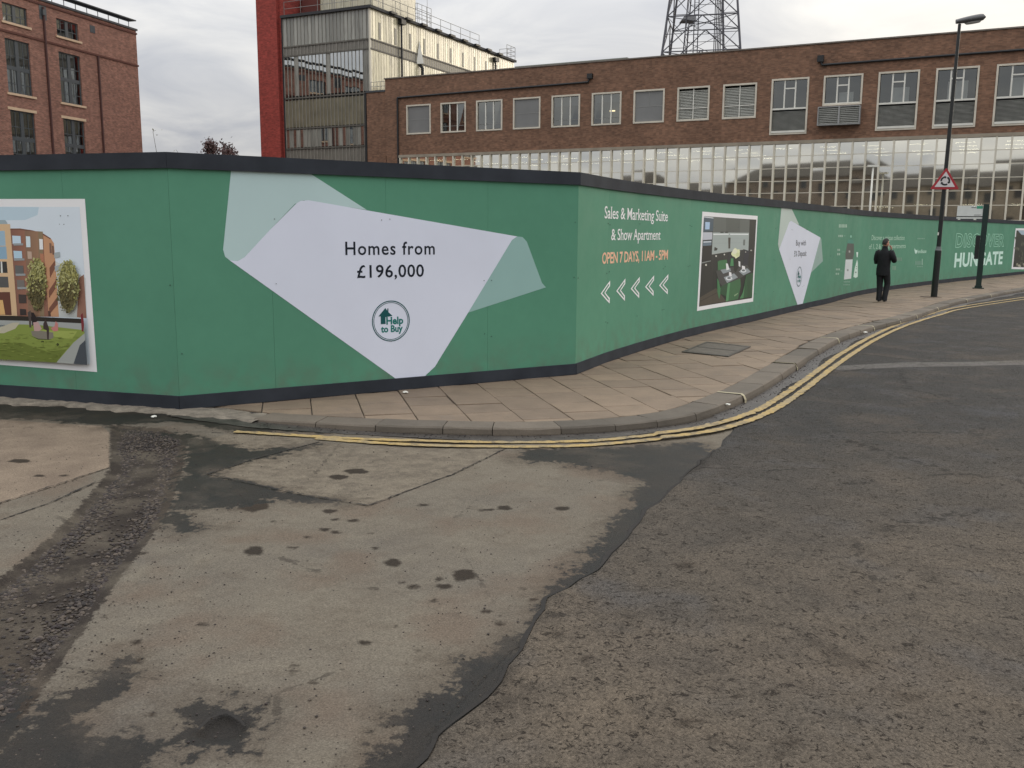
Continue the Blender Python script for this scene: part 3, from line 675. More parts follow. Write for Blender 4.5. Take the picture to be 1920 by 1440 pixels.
# ---- print on the hoarding
def to_wall(bm, d, name, mats, parent=hoard):
    smin = min(v.co.x for v in bm.verts); smax = max(v.co.x for v in bm.verts)
    for s_ in WS:
        if smin + 1e-4 < s_ < smax - 1e-4:
            bmesh.ops.bisect_plane(bm, geom=bm.verts[:] + bm.edges[:] + bm.faces[:], plane_co=(s_, 0, 0), plane_no=(1, 0, 0))
    bmesh.ops.triangulate(bm, faces=bm.faces[:])
    cc = {}
    for f in bm.faces: cc[f] = f.calc_center_median().x
    V = []; Fc = []; MI = []
    for f in bm.faces:
        i = int(np.clip(np.searchsorted(WS, cc[f]) - 1, 0, len(WL) - 1)); idx = []
        vs = list(f.verts)
        if f.normal.z < 0: vs = vs[::-1]
        for v in vs:
            s_, z = v.co.x, v.co.y; p = WP[i] + WT[i] * (s_ - WS[i]) + WNm[i] * (d + v.co.z)
            idx.append(len(V)); V.append((p[0] - HO[0], p[1] - HO[1], z))
        Fc.append(idx); MI.append(f.material_index)
    bm.free(); o = mk(name, V, Fc, mats, parent); o.data.polygons.foreach_set('material_index', MI); return o
def poly_bm(bm, pts, mi=0, dz=0.0):
    vs = [bm.verts.new((q[0], q[1], dz)) for q in pts]; f = bm.faces.new(vs); f.material_index = mi; f.normal_update(); return f
def wpoly(L, d, name, col, k=KV, parent=hoard):
    bm = bmesh.new(); poly_bm(bm, [wpx(*q) for q in L]); return to_wall(bm, d, name, [flatprint(col, k)], parent)
_cap = {}
def glyphs(txt, bold=0.0, spacing=1.0):
    cu = bpy.data.curves.new('t', 'FONT'); cu.body = txt; cu.offset = bold; cu.space_character = spacing; cu.resolution_u = 3
    ob = bpy.data.objects.new('t', cu); COL.objects.link(ob); dg = bpy.context.evaluated_depsgraph_get(); me = bpy.data.meshes.new_from_object(ob.evaluated_get(dg))
    bpy.data.objects.remove(ob); bpy.data.curves.remove(cu); return me
def add_serifs(bm, w=0.05, h=0.035):
    edges = [e for e in bm.edges if e.is_boundary and abs(e.verts[0].co.y - e.verts[1].co.y) < 1e-4 and 0.03 < abs(e.verts[0].co.x - e.verts[1].co.x) < 0.14]
    for e in edges:
        x0, x1 = sorted((e.verts[0].co.x, e.verts[1].co.x)); y = e.verts[0].co.y; fc = e.link_faces[0].calc_center_median().y
        up = fc > y; y0, y1 = (y, y + h) if up else (y - h, y)
        f = bm.faces.new([bm.verts.new(q) for q in ((x0 - w, y0, 0), (x1 + w, y0, 0), (x1 + w, y1, 0), (x0 - w, y1, 0))])
def wtext(txt, pL, pR, cap_px, base_px, d, name, col, bold=0.0, spacing=1.0, serif=False, outline=0.0, k=KV, parent=hoard):
    """pL,pR: pixel of left/right ink ends; cap_px/base_px: pixel of cap top and base line at the left"""
    s0 = wpx(*pL)[0]; s1 = wpx(*pR)[0]; zt = wpx(*cap_px)[1]; zb = wpx(*base_px)[1]
    capm = glyphs('H', bold); cy = max(v.co.y for v in capm.vertices); cb = min(v.co.y for v in capm.vertices)
    def load(b):
        me = glyphs(txt, b, spacing); bm = bmesh.new(); bm.from_mesh(me); bpy.data.meshes.remove(me)
        bmesh.ops.remove_doubles(bm, verts=bm.verts[:], dist=1e-6); return bm
    bm = load(bold)
    if serif: add_serifs(bm)
    x0 = min(v.co.x for v in bm.verts); x1 = max(v.co.x for v in bm.verts)
    if outline:
        be = [e for e in bm.edges if e.is_boundary]; b2 = bmesh.new()
        for e in be:
            a, b = e.verts[0].co.copy(), e.verts[1].co.copy(); t_ = (b - a); L = t_.length
            if L < 1e-6: continue
            t_ /= L; n = Vector((-t_.y, t_.x, 0)) * outline
            b2.faces.new([b2.verts.new(q) for q in (a - n - t_ * outline * .5, b - n + t_ * outline * .5, b + n + t_ * outline * .5, a + n - t_ * outline * .5)])
        bm.free(); bm = b2
    for v in bm.verts:
        v.co.x = s0 + (v.co.x - x0) / (x1 - x0) * (s1 - s0); v.co.y = zb + (v.co.y - cb) / (cy - cb) * (zt - zb); v.co.z = 0
    for f in bm.faces: f.normal_update()
    px_h = abs(cap_px[1] - base_px[1])
    if px_h < 11:
        o = to_wall(bm, d, name, [flatprint(col, k)], parent); tag(o, kind='stuff'); return o
    return letters(bm, d, [flatprint(col, k)], parent)
def letters(bm, d, mats, parent=hoard):
    iv = sorted((min(v.co.x for v in f.verts), max(v.co.x for v in f.verts), f.index) for f in (bm.faces.index_update() or bm.faces)); groups = []
    for a, b, i in iv:
        if groups and a <= groups[-1][1] + 1e-5: groups[-1][1] = max(groups[-1][1], b); groups[-1][2].append(i)
        else: groups.append([a, b, [i]])
    bm.faces.ensure_lookup_table(); out = []
    for a, b, ids in groups:
        b2 = bmesh.new()
        for i in ids:
            f = b2.faces.new([b2.verts.new(v.co) for v in bm.faces[i].verts]); f.normal_update()
        bmesh.ops.remove_doubles(b2, verts=b2.verts[:], dist=1e-6)
        out.append(to_wall(b2, d, 'letter', mats, parent))
    bm.free(); return out
WHT = (188, 192, 204); GRY = (158, 178, 177); GRY2 = (127, 157, 152); INK = (18, 24, 34)
c8 = lambda L: [(400 + x / 2.743, 300 + y / 2.743) for x, y in L]
c6 = lambda L: [(1080 + x / 3.79, 340 + y / 3.79) for x, y in L]
c5 = lambda L: [(1500 + x / 4.571, 360 + y / 4.571) for x, y in L]
# front: folded paper panel
wpoly(c8([(92, 44), (50, 460), (60, 497), (85, 517), (125, 520), (160, 500), (290, 360), (420, 225), (465, 207), (790, 257), (483, 60)]), 0.0015, 'printed_paper_back', GRY)
wpoly(c8([(1562, 393), (1590, 396), (1612, 420), (1690, 632), (1710, 655), (1310, 785), (1535, 412)]), 0.0015, 'printed_paper_back', GRY2)
wpoly(c8([(85, 517), (125, 520), (160, 500), (290, 360), (428, 222), (450, 210), (490, 207), (1562, 393), (1535, 412), (1310, 785), (1165, 1020), (1140, 1062), (1095, 1104), (1080, 1125), (945, 1130)]), 0.003, 'printed_paper', WHT)
q = lambda x, y: c8([(x, y)])[0]
wtext('Homes from', q(678, 455), q(1138, 455), q(678, 420), q(678, 489), 0.0045, 'lettering', INK, 0.012, 1.12)
wtext('£196,000', q(738, 575), q(1082, 575), q(738, 541), q(738, 607), 0.0045, 'lettering', INK, 0.012, 1.06)
def emblem(cu, cv, rv, d, small=False):
    c = wpx(cu, cv); r = abs(wpx(cu, cv - rv)[1] - c[1]); bm = bmesh.new(); TE = (22, 84, 82)
    for ro, ri in ((r, r * 0.95), (r * 0.915, r * 0.885)):
        n = 48; A = [bm.verts.new((c[0] + ro * math.cos(6.2832 * i / n), c[1] + ro * math.sin(6.2832 * i / n), 0)) for i in range(n)]
        B = [bm.verts.new((c[0] + ri * math.cos(6.2832 * i / n), c[1] + ri * math.sin(6.2832 * i / n), 0)) for i in range(n)]
        for i in range(n): bm.faces.new((A[i], A[(i + 1) % n], B[(i + 1) % n], B[i])).normal_update()
    P_ = lambda x, y: (c[0] + r * x, c[1] + r * y)
    poly_bm(bm, [P_(-.29, .65), P_(-.66, .25), P_(-.54, .25), P_(-.54, -.13), P_(-.29, -.13), P_(-.29, .20), P_(.08, .25), P_(-.13, .44), P_(-.13, .62), P_(-.19, .62), P_(-.19, .51)])
    to_wall(bm, d, 'emblem', [flatprint((20, 70, 72))])
    for txt, x0, x1, y0, cap in (('Help', -.25, .65, -.15, .36), ('to Buy', -.54, .62, -.53, .33)):
        me = glyphs(txt, 0.035); bm = bmesh.new(); bm.from_mesh(me); xs_ = [v.co.x for v in bm.verts]; a, b = min(xs_), max(xs_)
        for v in bm.verts: v.co.x = c[0] + r * (x0 + (v.co.x - a) / (b - a) * (x1 - x0)); v.co.y = c[1] + r * (y0 + v.co.y / 0.73 * cap); v.co.z = 0
        for f in bm.faces: f.normal_update()
        if rv > 30: letters(bm, d, [flatprint((22, 98, 92))])
        else: tag(to_wall(bm, d, 'lettering', [flatprint((22, 98, 92))]), kind='stuff')
emblem(732.9, 601.9, 38.5, 0.0045)
# side: headline
LT = (206, 226, 208)
q = lambda x, y: c6([(x, y)])[0]
wtext('Sales & Marketing Suite', q(203, 220), q(652, 250), q(205, 176), q(205, 263), 0.002, 'lettering', LT, 0.005, 0.97, serif=True)
wtext('& Show Apartment', q(250, 380), q(600, 380), q(250, 337), q(250, 418), 0.002, 'lettering', LT, 0.005, 0.97, serif=True)
wtext('OPEN 7 DAYS, 11AM - 5PM', q(185, 545), q(652, 530), q(187, 506), q(187, 588), 0.002, 'lettering', (205, 160, 132), 0.022, 0.95)
for x0, y0, x1, y1 in ((175, 705, 240, 868), (285, 690, 348, 850), (388, 678, 450, 830), (490, 668, 552, 815), (590, 660, 653, 803)):
    a = wpx(*q(x0, (y0 + y1) / 2))[0]; b = wpx(*q(x1, (y0 + y1) / 2))[0]; zt = wpx(*q(x1, y0))[1]; zb = wpx(*q(x1, y1))[1]; w_, h_ = b - a, zt - zb
    sh = [(0, .5), (1, 1), (1, .76), (.52, .5), (1, .24), (1, 0)]; inn = [(.16, .5), (.89, .865), (.89, .79), (.40, .5), (.89, .21), (.89, .135)]
    bm = bmesh.new(); A = [bm.verts.new((a + w_ * p[0], zb + h_ * p[1], 0)) for p in sh]; B = [bm.verts.new((a + w_ * p[0], zb + h_ * p[1], 0)) for p in inn]
    for i in range(6):
        f = bm.faces.new((A[i], A[(i + 1) % 6], B[(i + 1) % 6], B[i])); f.normal_update()
    to_wall(bm, 0.002, 'chevron', [flatprint(LT)])
def ell(cx, cy, rx, ry, n=18, j=0.0):
    r = random.Random(int(cx * 13 + cy)); return [(cx + rx * math.cos(6.2832 * i / n) * (1 + r.uniform(-j, j)), cy + ry * math.sin(6.2832 * i / n) * (1 + r.uniform(-j, j))) for i in range(n)]
def picture(name, conv, frame, items, label=None):
    bm = bmesh.new(); mats = [flatprint((205, 208, 212))]; poly_bm(bm, [wpx(*p) for p in conv(frame)], 0, 0.0)
    for i, (poly, col) in enumerate(items):
        lm = 0.3 * col[0] + 0.55 * col[1] + 0.15 * col[2]; col = tuple((c_ * 0.84 + lm * 0.16) * 0.97 for c_ in col)
        mats.append(flatprint(col)); poly_bm(bm, [wpx(*p) for p in conv(poly)], i + 1, 0.0012 + 0.00006 * i)
    o = to_wall(bm, 0.0018, name, mats); 
    if label: o['label'] = label
    return o
# kitchen photograph (crop coordinates of the 1300..1430 x 390..600 view)
ck_ = lambda L: [(1300 + x / 6.855, 390 + y / 6.855) for x, y in L]
it = [([(135, 104), (808, 150), (752, 1158), (72, 1268)], (30, 34, 34)), *[([(236 + 70 * k_, 600 - 10 * k_), (300 + 70 * k_, 590 - 10 * k_), (296 + 66 * k_, 800), (232 + 66 * k_, 820)], (34 + 3 * (k_ % 3), 38 + 3 * (k_ % 3), 38 + 2 * k_)) for k_ in range(7)],
      ([(260, 118), (722, 150), (716, 318), (250, 312)], (84, 91, 87)), ([(420, 130), (600, 142), (596, 316), (418, 314)], (74, 81, 77)),
      ([(248, 314), (714, 318), (706, 548), (640, 528), (236, 594)], (146, 158, 154)), ([(255, 330), (455, 330), (450, 344), (255, 346)], (205, 214, 208)), ([(470, 330), (705, 332), (705, 346), (470, 344)], (205, 214, 208)),
      ([(250, 395), (700, 390), (700, 396), (250, 402)], (140, 152, 150)), ([(246, 450), (690, 440), (690, 446), (246, 458)], (140, 152, 150)),
      ([(135, 118), (258, 124), (250, 300), (124, 308)], (58, 78, 92)), ([(135, 106), (256, 122), (256, 136), (135, 122)], (176, 184, 188)), ([(152, 180), (210, 182), (205, 274), (148, 276)], (148, 178, 208)),
      ([(122, 312), (242, 312), (238, 405), (120, 412)], (170, 174, 184)), ([(124, 425), (232, 418), (228, 480), (118, 488)], (88, 108, 124)), ([(126, 430), (228, 426), (228, 440), (126, 446)], (180, 190, 196)), ([(118, 490), (230, 482), (222, 672), (106, 696)], (22, 24, 28)), ([(104, 700), (222, 674), (222, 684), (104, 712)], (120, 128, 126)),
      ([(236, 580), (640, 522), (640, 536), (236, 598)], (150, 158, 152)), (ell(290, 618, 10, 11), (190, 190, 180)), (ell(396, 598, 9, 10), (190, 190, 180)), (ell(160, 732, 12, 13), (190, 190, 180)), (ell(740, 545, 12, 9), (150, 150, 140)), (ell(670, 566, 8, 8), (150, 150, 140)),
      ([(446, 380), (476, 380), (470, 520), (448, 520)], (60, 56, 50)), ([(640, 405), (665, 405), (660, 480), (636, 480)], (96, 104, 100)), ([(345, 306), (385, 306), (385, 320), (345, 320)], (20, 22, 22)), ([(405, 306), (442, 306), (442, 320), (405, 320)], (20, 22, 22)), ([(270, 500), (310, 520), (300, 545), (265, 550)], (50, 52, 50)),
      ([(80, 1150), (290, 1030), (420, 1200), (76, 1262)], (66, 60, 50)), ([(78, 1200), (300, 1085), (306, 1092), (78, 1212)], (48, 44, 38)),
      ([(310, 690), (330, 676), (425, 664), (432, 700), (440, 790), (312, 800)], (50, 108, 62)), ([(480, 650), (510, 645), (515, 745), (470, 745)], (60, 130, 78)),
      ([(285, 808), (440, 770), (690, 730), (740, 820), (600, 900), (400, 1040), (330, 960)], (58, 60, 60)), ([(345, 795), (470, 770), (480, 810), (380, 845)], (126, 136, 140)), ([(388, 890), (520, 840), (570, 890), (430, 965)], (132, 142, 146)), ([(580, 815), (690, 775), (735, 820), (640, 865)], (132, 142, 146)),
      (ell(455, 905, 44, 24), (196, 200, 202)), (ell(640, 808, 38, 22), (196, 200, 202)), (ell(455, 900, 24, 13), (90, 98, 100)), (ell(640, 802, 22, 12), (90, 98, 100)), ([(415, 710), (440, 715), (460, 790), (420, 800)], (204, 206, 204)), ([(455, 820), (485, 830), (490, 880), (455, 870)], (214, 216, 214)), ([(570, 680), (600, 690), (600, 760), (572, 740)], (200, 202, 200)), ([(620, 740), (660, 750), (662, 790), (622, 790)], (210, 212, 210)),
      ([(520, 640), (575, 640), (580, 760), (540, 830), (515, 800)], (26, 34, 30)), (ell(542, 580, 54, 62, 16, 0.18), (206, 210, 160)), (ell(528, 560, 28, 34, 12, 0.2), (226, 228, 180)), (ell(566, 600, 20, 30, 12, 0.2), (190, 196, 140)),
      ([(300, 900), (325, 940), (352, 1060), (328, 1175), (305, 1080)], (50, 112, 66)), ([(350, 1010), (440, 960), (420, 1140), (340, 1100)], (30, 72, 44)),
      ([(440, 968), (600, 905), (606, 1000), (570, 1172), (412, 1204), (425, 1080)], (46, 98, 58)), ([(440, 968), (470, 960), (446, 1190), (412, 1204)], (70, 134, 84)), ([(520, 1120), (570, 1090), (572, 1100), (525, 1138)], (120, 150, 110)),
      ([(675, 862), (764, 832), (752, 1142), (590, 1166), (630, 1090), (650, 980)], (32, 80, 46)), ([(655, 1000), (640, 1160), (590, 1166), (630, 1090)], (60, 122, 74)), ([(690, 870), (740, 850), (730, 1140), (690, 1148)], (28, 70, 42))]
picture('kitchen_picture', ck_, [(115, 46), (826, 102), (767, 1202), (46, 1324)], it, 'printed photograph of a dark kitchen with green dining chairs')
# apartment view (crop coordinates of the 0..200 x 370..710 view)
ca_ = lambda L: [(x / 4.235, 370 + y / 4.235) for x, y in L]
XL = -520; lr_ = random.Random(4)
it = [([(XL, 70), (310, 76), (634, 76), (676, 650), (718, 1326), (XL, 1255)], (192, 203, 213)), ([(XL, 72), (310, 78), (300, 140), (200, 180), (XL, 190)], (168, 190, 202)),
      ([(430, 500), (680, 640), (690, 960), (440, 950)], (186, 190, 186)), ([(630, 640), (668, 612), (690, 960), (612, 952)], (142, 100, 82)), ([(470, 880), (612, 900), (612, 955), (470, 950)], (176, 180, 176)),
      ([(84, 248), (160, 247), (260, 262), (345, 287), (405, 325), (430, 365), (440, 480), (470, 950), (140, 945)], (136, 92, 73)), ([(345, 287), (405, 325), (430, 365), (440, 480), (470, 950), (390, 945), (355, 500)], (186, 134, 96)), ([(84, 248), (160, 247), (260, 262), (345, 287), (405, 325), (402, 334), (342, 298), (258, 272), (160, 257), (86, 258)], (112, 70, 56)),
      *[([(90 + 18 * k_, 258 + k_), (108 + 18 * k_, 259 + k_), (146 + 16 * k_, 945), (130 + 16 * k_, 945)], (128 + 3 * k_ % 17, 86 + 2 * k_, 70 + k_)) for k_ in range(14)],
      ([(395, 560), (440, 500), (440, 560), (400, 640)], (120, 76, 58)), ([(390, 740), (450, 650), (452, 710), (392, 800)], (120, 76, 58)), ([(392, 880), (458, 790), (460, 850), (394, 930)], (116, 74, 58)),
      ([(XL, 180), (45, 180), (62, 205), (62, 215), (XL, 214)], (140, 158, 164)), ([(XL, 214), (82, 212), (140, 945), (XL, 935)], (198, 164, 122)), ([(XL, 266), (40, 266), (48, 385), (XL, 385)], (138, 168, 186)), ([(XL, 390), (52, 390), (60, 490), (XL, 490)], (124, 158, 180)), ([(XL, 505), (56, 510), (64, 600), (XL, 600)], (54, 54, 52)), ([(XL, 622), (66, 630), (74, 716), (XL, 716)], (82, 82, 80)), ([(8, 510), (20, 510), (26, 600), (10, 600)], (190, 190, 184)), ([(XL, 752), (82, 752), (96, 935), (XL, 930)], (98, 58, 46)), ([(XL, 820), (25, 815), (45, 932), (XL, 930)], (206, 160, 96))]
for x, y, w_, h_, c in [(100, 304, 66, 66, (176, 198, 212)), (208, 308, 34, 88, (188, 206, 214)), (314, 330, 28, 84, (216, 220, 218)), (394, 362, 16, 80, (120, 90, 76)), (416, 384, 12, 70, (110, 82, 70)), (110, 424, 66, 60, (160, 190, 206)), (220, 428, 34, 60, (176, 150, 130)), (320, 445, 30, 86, (170, 110, 80)), (122, 540, 66, 70, (92, 92, 90)), (340, 556, 28, 84, (112, 70, 54)), (136, 655, 60, 60, (110, 104, 98)), (150, 770, 60, 70, (66, 56, 52)), (160, 885, 50, 50, (56, 48, 46)), (384, 900, 18, 44, (84, 60, 50))]:
    it.append(([(x, y), (x + w_, y + 3), (x + w_ + 4, y + h_), (x + 4, y + h_)], c))
for x, y, w_ in ((108, 365, 80), (112, 485, 86), (126, 606, 80), (140, 712, 76)): it.append(([(x, y), (x + w_, y), (x + w_, y + 16), (x + 4, y + 18)], (138, 142, 142)))
for x, y in ((434, 440), (438, 545)): it.append(([(x, y), (x + 44, y - 8), (x + 46, y + 34), (x + 2, y + 44)], (150, 160, 162)))
for (cx, cy, rx, ry) in ((300, 690, 74, 205), (560, 705, 86, 205)):
    it.append((ell(cx, cy, rx * .94, ry * .96, 40, 0.10), (126, 124, 72))); r = random.Random(int(cx)); it.append((ell(cx - rx * .1, cy + ry * .35, rx * .75, ry * .55, 20, .12), (92, 84, 50)))
    for k in range(330):
        a, b = r.uniform(0, 6.28), math.sqrt(r.random()); x, y = cx + rx * 1.10 * b * math.cos(a), cy + ry * 1.05 * b * math.sin(a)
        f_ = (y - cy) / ry; up_ = f_ < r.uniform(-0.5, 0.5); it.append((ell(x, y, r.uniform(3, 10), r.uniform(4, 12), 6, 0.35), ((166, 164, 104) if r.random() < 0.5 else (146, 142, 76)) if up_ else ((78, 74, 46) if r.random() < 0.5 else (102, 92, 54))))
it += [([(XL, 930), (140, 938), (470, 952), (690, 962), (692, 998), (330, 980), (XL, 962)], (44, 40, 34)), ([(XL, 960), (330, 980), (694, 998), (697, 1052), (300, 1010), (XL, 1010)], (146, 150, 146)),
       ([(XL, 1085), (80, 1068), (180, 1005), (330, 1010), (690, 1050), (700, 1075), (610, 1150), (475, 1308), (XL, 1250)], (120, 136, 54)), ([(XL, 1150), (200, 1150), (400, 1220), (560, 1200), (475, 1308), (XL, 1250)], (98, 112, 40)), ([(330, 1050), (640, 1060), (600, 1120), (480, 1110)], (142, 156, 68)),
       ([(XL, 1030), (40, 1024), (130, 992), (186, 990), (150, 1040), (60, 1075), (XL, 1088)], (170, 164, 140)), ([(700, 1075), (718, 1326), (475, 1308), (610, 1150)], (146, 150, 144)), ([(704, 1130), (718, 1326), (610, 1318), (660, 1170)], (66, 72, 78)),
       ([(275, 1060), (330, 1052), (450, 1070), (452, 1112), (420, 1124), (330, 1118), (285, 1095)], (118, 112, 98)), ([(256, 1090), (330, 1118), (420, 1124), (440, 1128), (330, 1124)], (44, 50, 24)),
       ([(246, 912), (272, 895), (278, 1030), (262, 1030), (256, 960)], (76, 66, 62)), ([(274, 910), (296, 912), (330, 975), (300, 1000), (286, 1020), (278, 960)], (40, 32, 32)), ([(292, 990), (330, 985), (360, 1040), (340, 1058), (300, 1058)], (176, 140, 134)), ([(372, 1000), (390, 962), (418, 1040), (415, 1125), (402, 1120), (398, 1052), (372, 1040)], (60, 48, 46)), ([(430, 1035), (460, 1020), (470, 980), (488, 1000), (490, 1055), (455, 1062)], (184, 112, 106)), ([(668, 930), (684, 915), (694, 1000), (690, 1062), (676, 1060)], (120, 40, 46)), (ell(366, 1142, 11, 7), (26, 28, 22)), (ell(486, 1164, 9, 10), (26, 28, 22)),
       *[(ell(x_, y_, rr_, 2.2, 6, .3), c_) for x_, y_, rr_, c_ in [(lr_.uniform(-60, 640), lr_.uniform(1070, 1290), lr_.uniform(8, 30), lr_.choice([(108, 122, 46), (134, 148, 62), (92, 104, 40), (124, 134, 56)])) for _ in range(150)] if x_ < 640 - max(0, y_ - 1100) * .95 and not (250 < x_ < 470 and y_ < 1130)],
       (ell(506, 214, 3, 3, 8), (60, 60, 66)), (ell(540, 215, 4, 4, 8), (50, 50, 56))]
picture('apartment_picture', ca_, [(XL, 14), (675, 12), (772, 1387), (XL, 1290)], it, 'printed picture of brick flats behind a lawn with two trees')
# second folded paper
c4z = lambda L: [(1440 + x / 7.2, 380 + y / 7.2) for x, y in L]
wpoly(c4z([(180, 70), (135, 560), (150, 640), (180, 620), (300, 260), (420, 300), (320, 85)]), 0.0015, 'printed_paper_back', (160, 172, 165))
wpoly(c4z([(700, 466), (718, 490), (740, 790), (570, 955), (640, 700)]), 0.0015, 'printed_paper_back', (128, 150, 143))
wpoly(c4z([(148, 632), (285, 265), (310, 245), (706, 470), (465, 1372), (400, 1388)]), 0.003, 'printed_paper', (186, 190, 200))
q = lambda x, y: c4z([(x, y)])[0]
wtext('Buy with', q(376, 545), q(512, 530), q(378, 506), q(378, 580), 0.0045, 'lettering', (40, 44, 54), 0.004, 1.0)
wtext('5% Deposit', q(350, 690), q(516, 690), q(352, 652), q(352, 728), 0.0045, 'lettering', (40, 44, 54), 0.004, 1.0)
emblem(*q(418, 1000), 18.8, 0.0045)
# far boards: small print
c1z = lambda L: [(1550 + x / 9.0, 400 + y / 9.0) for x, y in L]
wpoly(c1z([(350, 505), (458, 512), (460, 690), (440, 775), (318, 772), (315, 690)]), 0.002, 'bottle_graphic', (66, 72, 68))
wpoly(c1z([(362, 440), (448, 445), (456, 510), (350, 504)]), 0.002, 'bottle_graphic', (54, 116, 100))
wpoly(c1z([(318, 780), (438, 776), (412, 1102), (290, 1118)]), 0.002, 'bottle_graphic', (182, 188, 188))
wpoly(c1z([(512, 780), (524, 830), (524, 1070), (488, 1090), (450, 1074), (470, 930)]), 0.002, 'bottle_graphic', (182, 200, 190))
wpoly(c1z([(500, 655), (530, 655), (522, 740), (506, 740)]), 0.002, 'bottle_graphic', (190, 208, 196))
for x0, y0, x1, y1, c in [(205, 185, 345, 240, (140, 168, 150)), (195, 365, 275, 400, (140, 166, 150)), (285, 377, 325, 384, (120, 150, 134)), (395, 372, 430, 410, (120, 168, 148)), (180, 600, 230, 636, (136, 162, 146)), (176, 670, 232, 708, (136, 162, 146)), (262, 648, 308, 655, (120, 150, 134)), (370, 628, 405, 662, (150, 150, 146)), (155, 930, 228, 962, (136, 162, 146)), (150, 1005, 215, 1036, (136, 162, 146)), (230, 968, 272, 975, (120, 150, 134)), (340, 940, 378, 975, (130, 136, 136)), (285, 1142, 395, 1168, (108, 142, 124)), (280, 1192, 392, 1216, (108, 142, 124)), (495, 890, 515, 905, (90, 110, 100)), (490, 928, 512, 940, (90, 110, 100)), (478, 985, 510, 1005, (90, 110, 100))]:
    n = max(1, int((x1 - x0) / 22))
    for k in range(n):            # illegible small print: short strokes
        a = x0 + (x1 - x0) * k / n; b = a + (x1 - x0) / n * 0.72
        wpoly(c1z([(a, y0), (b, y0), (b, y1), (a, y1)]), 0.0036, 'small_print', c)
c2z = lambda L: [(1620 + x / 12.0, 420 + y / 12.0) for x, y in L]
q = lambda x, y: c2z([(x, y)])[0]
wtext('Discover a unique collection', q(172, 310), q(915, 330), q(178, 250), q(178, 362), 0.002, 'lettering', (158, 188, 168), 0.0, 1.0, serif=True)
wtext('of 1, 2 & 3 bed apartments', q(112, 520), q(935, 520), q(115, 455), q(115, 563), 0.002, 'lettering', (158, 188, 168), 0.0, 1.0, serif=True)
wtext('lendlease', q(1208, 610), q(1402, 610), q(1210, 572), q(1210, 658), 0.002, 'lettering', (170, 202, 184), 0.01, 1.0)
wpoly(c2z([(1138, 540), (1155, 580), (1200, 592), (1198, 622), (1175, 672), (1150, 660), (1134, 590)]), 0.002, 'logo_mark', (176, 206, 190))
for x0, y0, x1, y1, c in [(1205, 316, 1372, 340, (116, 148, 130)), (1155, 830, 1300, 918, (104, 136, 120)), (1300, 785, 1332, 920, (128, 160, 142)), (1195, 945, 1330, 968, (112, 144, 126)), (735, 755, 860, 830, (100, 126, 110)), (640, 945, 725, 1035, (108, 134, 114))]:
    n = max(1, int((x1 - x0) / 28))
    for k in range(n):
        a = x0 + (x1 - x0) * k / n; b = a + (x1 - x0) / n * 0.6; wpoly(c2z([(a, y0), (b, y0), (b, y1), (a, y1)]), 0.002, 'small_print', c)
c3z = lambda L: [(1770 + x / 7.58, 370 + y / 7.58) for x, y in L]
q = lambda x, y: c3z([(x, y)])[0]
wtext('DISCOVER', q(172, 610), q(855, 620), q(190, 515), q(178, 712), 0.002, 'lettering', (140, 186, 162), 0.03, 1.12, outline=0.016)
wtext('HUNGATE', q(150, 890), q(832, 880), q(165, 790), q(152, 998), 0.002, 'lettering', (176, 206, 192), 0.035, 1.05)
it = [([(1030, 470), (1330, 470), (1330, 1000), (980, 990)], (40, 44, 38)), ([(1050, 472), (1330, 472), (1330, 560), (1100, 530)], (146, 168, 180))]
r = random.Random(5)
for k in range(70):
    x, y = r.uniform(1000, 1330), r.uniform(520, 960); it.append((ell(x, y, r.uniform(4, 14), r.uniform(10, 34), 7, 0.3), r.choice([(56, 62, 48), (30, 32, 30), (72, 76, 60), (44, 40, 34), (90, 92, 74)])))
for k in range(12): it.append((ell(r.uniform(990, 1330), r.uniform(940, 990), r.uniform(10, 20), r.uniform(10, 26), 7, 0.3), r.choice([(150, 148, 130), (120, 118, 98)])))
picture('woodland_picture', c3z, [(1018, 440), (1345, 440), (1345, 1030), (958, 1018)], it, 'printed picture of dark tree trunks')


# ------------------------------------------------------------------ walls with openings (local frame: x along, y inward, z up)
def wall_holes(name, x0, x1, z0, z1, holes, mat, parent, reveal=0.22, y=0.0):
    xs = sorted({x0, x1, *[a for h in holes for a in h[:2]]}); zs = sorted({z0, z1, *[a for h in holes for a in h[2:4]]})
    m = MB()
    for i in range(len(xs) - 1):
        for j in range(len(zs) - 1):
            cx, cz = (xs[i] + xs[i + 1]) / 2, (zs[j] + zs[j + 1]) / 2
            if any(h[0] < cx < h[1] and h[2] < cz < h[3] for h in holes): continue
            m.add([(xs[i], y, zs[j]), (xs[i + 1], y, zs[j]), (xs[i + 1], y, zs[j + 1]), (xs[i], y, zs[j + 1])], [(0, 1, 2, 3)])
    for a, b, c, d in holes:
        r = y + reveal
        m.add([(a, y, c), (b, y, c), (b, y, d), (a, y, d), (a, r, c), (b, r, c), (b, r, d), (a, r, d)], [(0, 4, 5, 1), (1, 5, 6, 2), (2, 6, 7, 3), (3, 7, 4, 0)])
    return m.build(name, mat, parent)
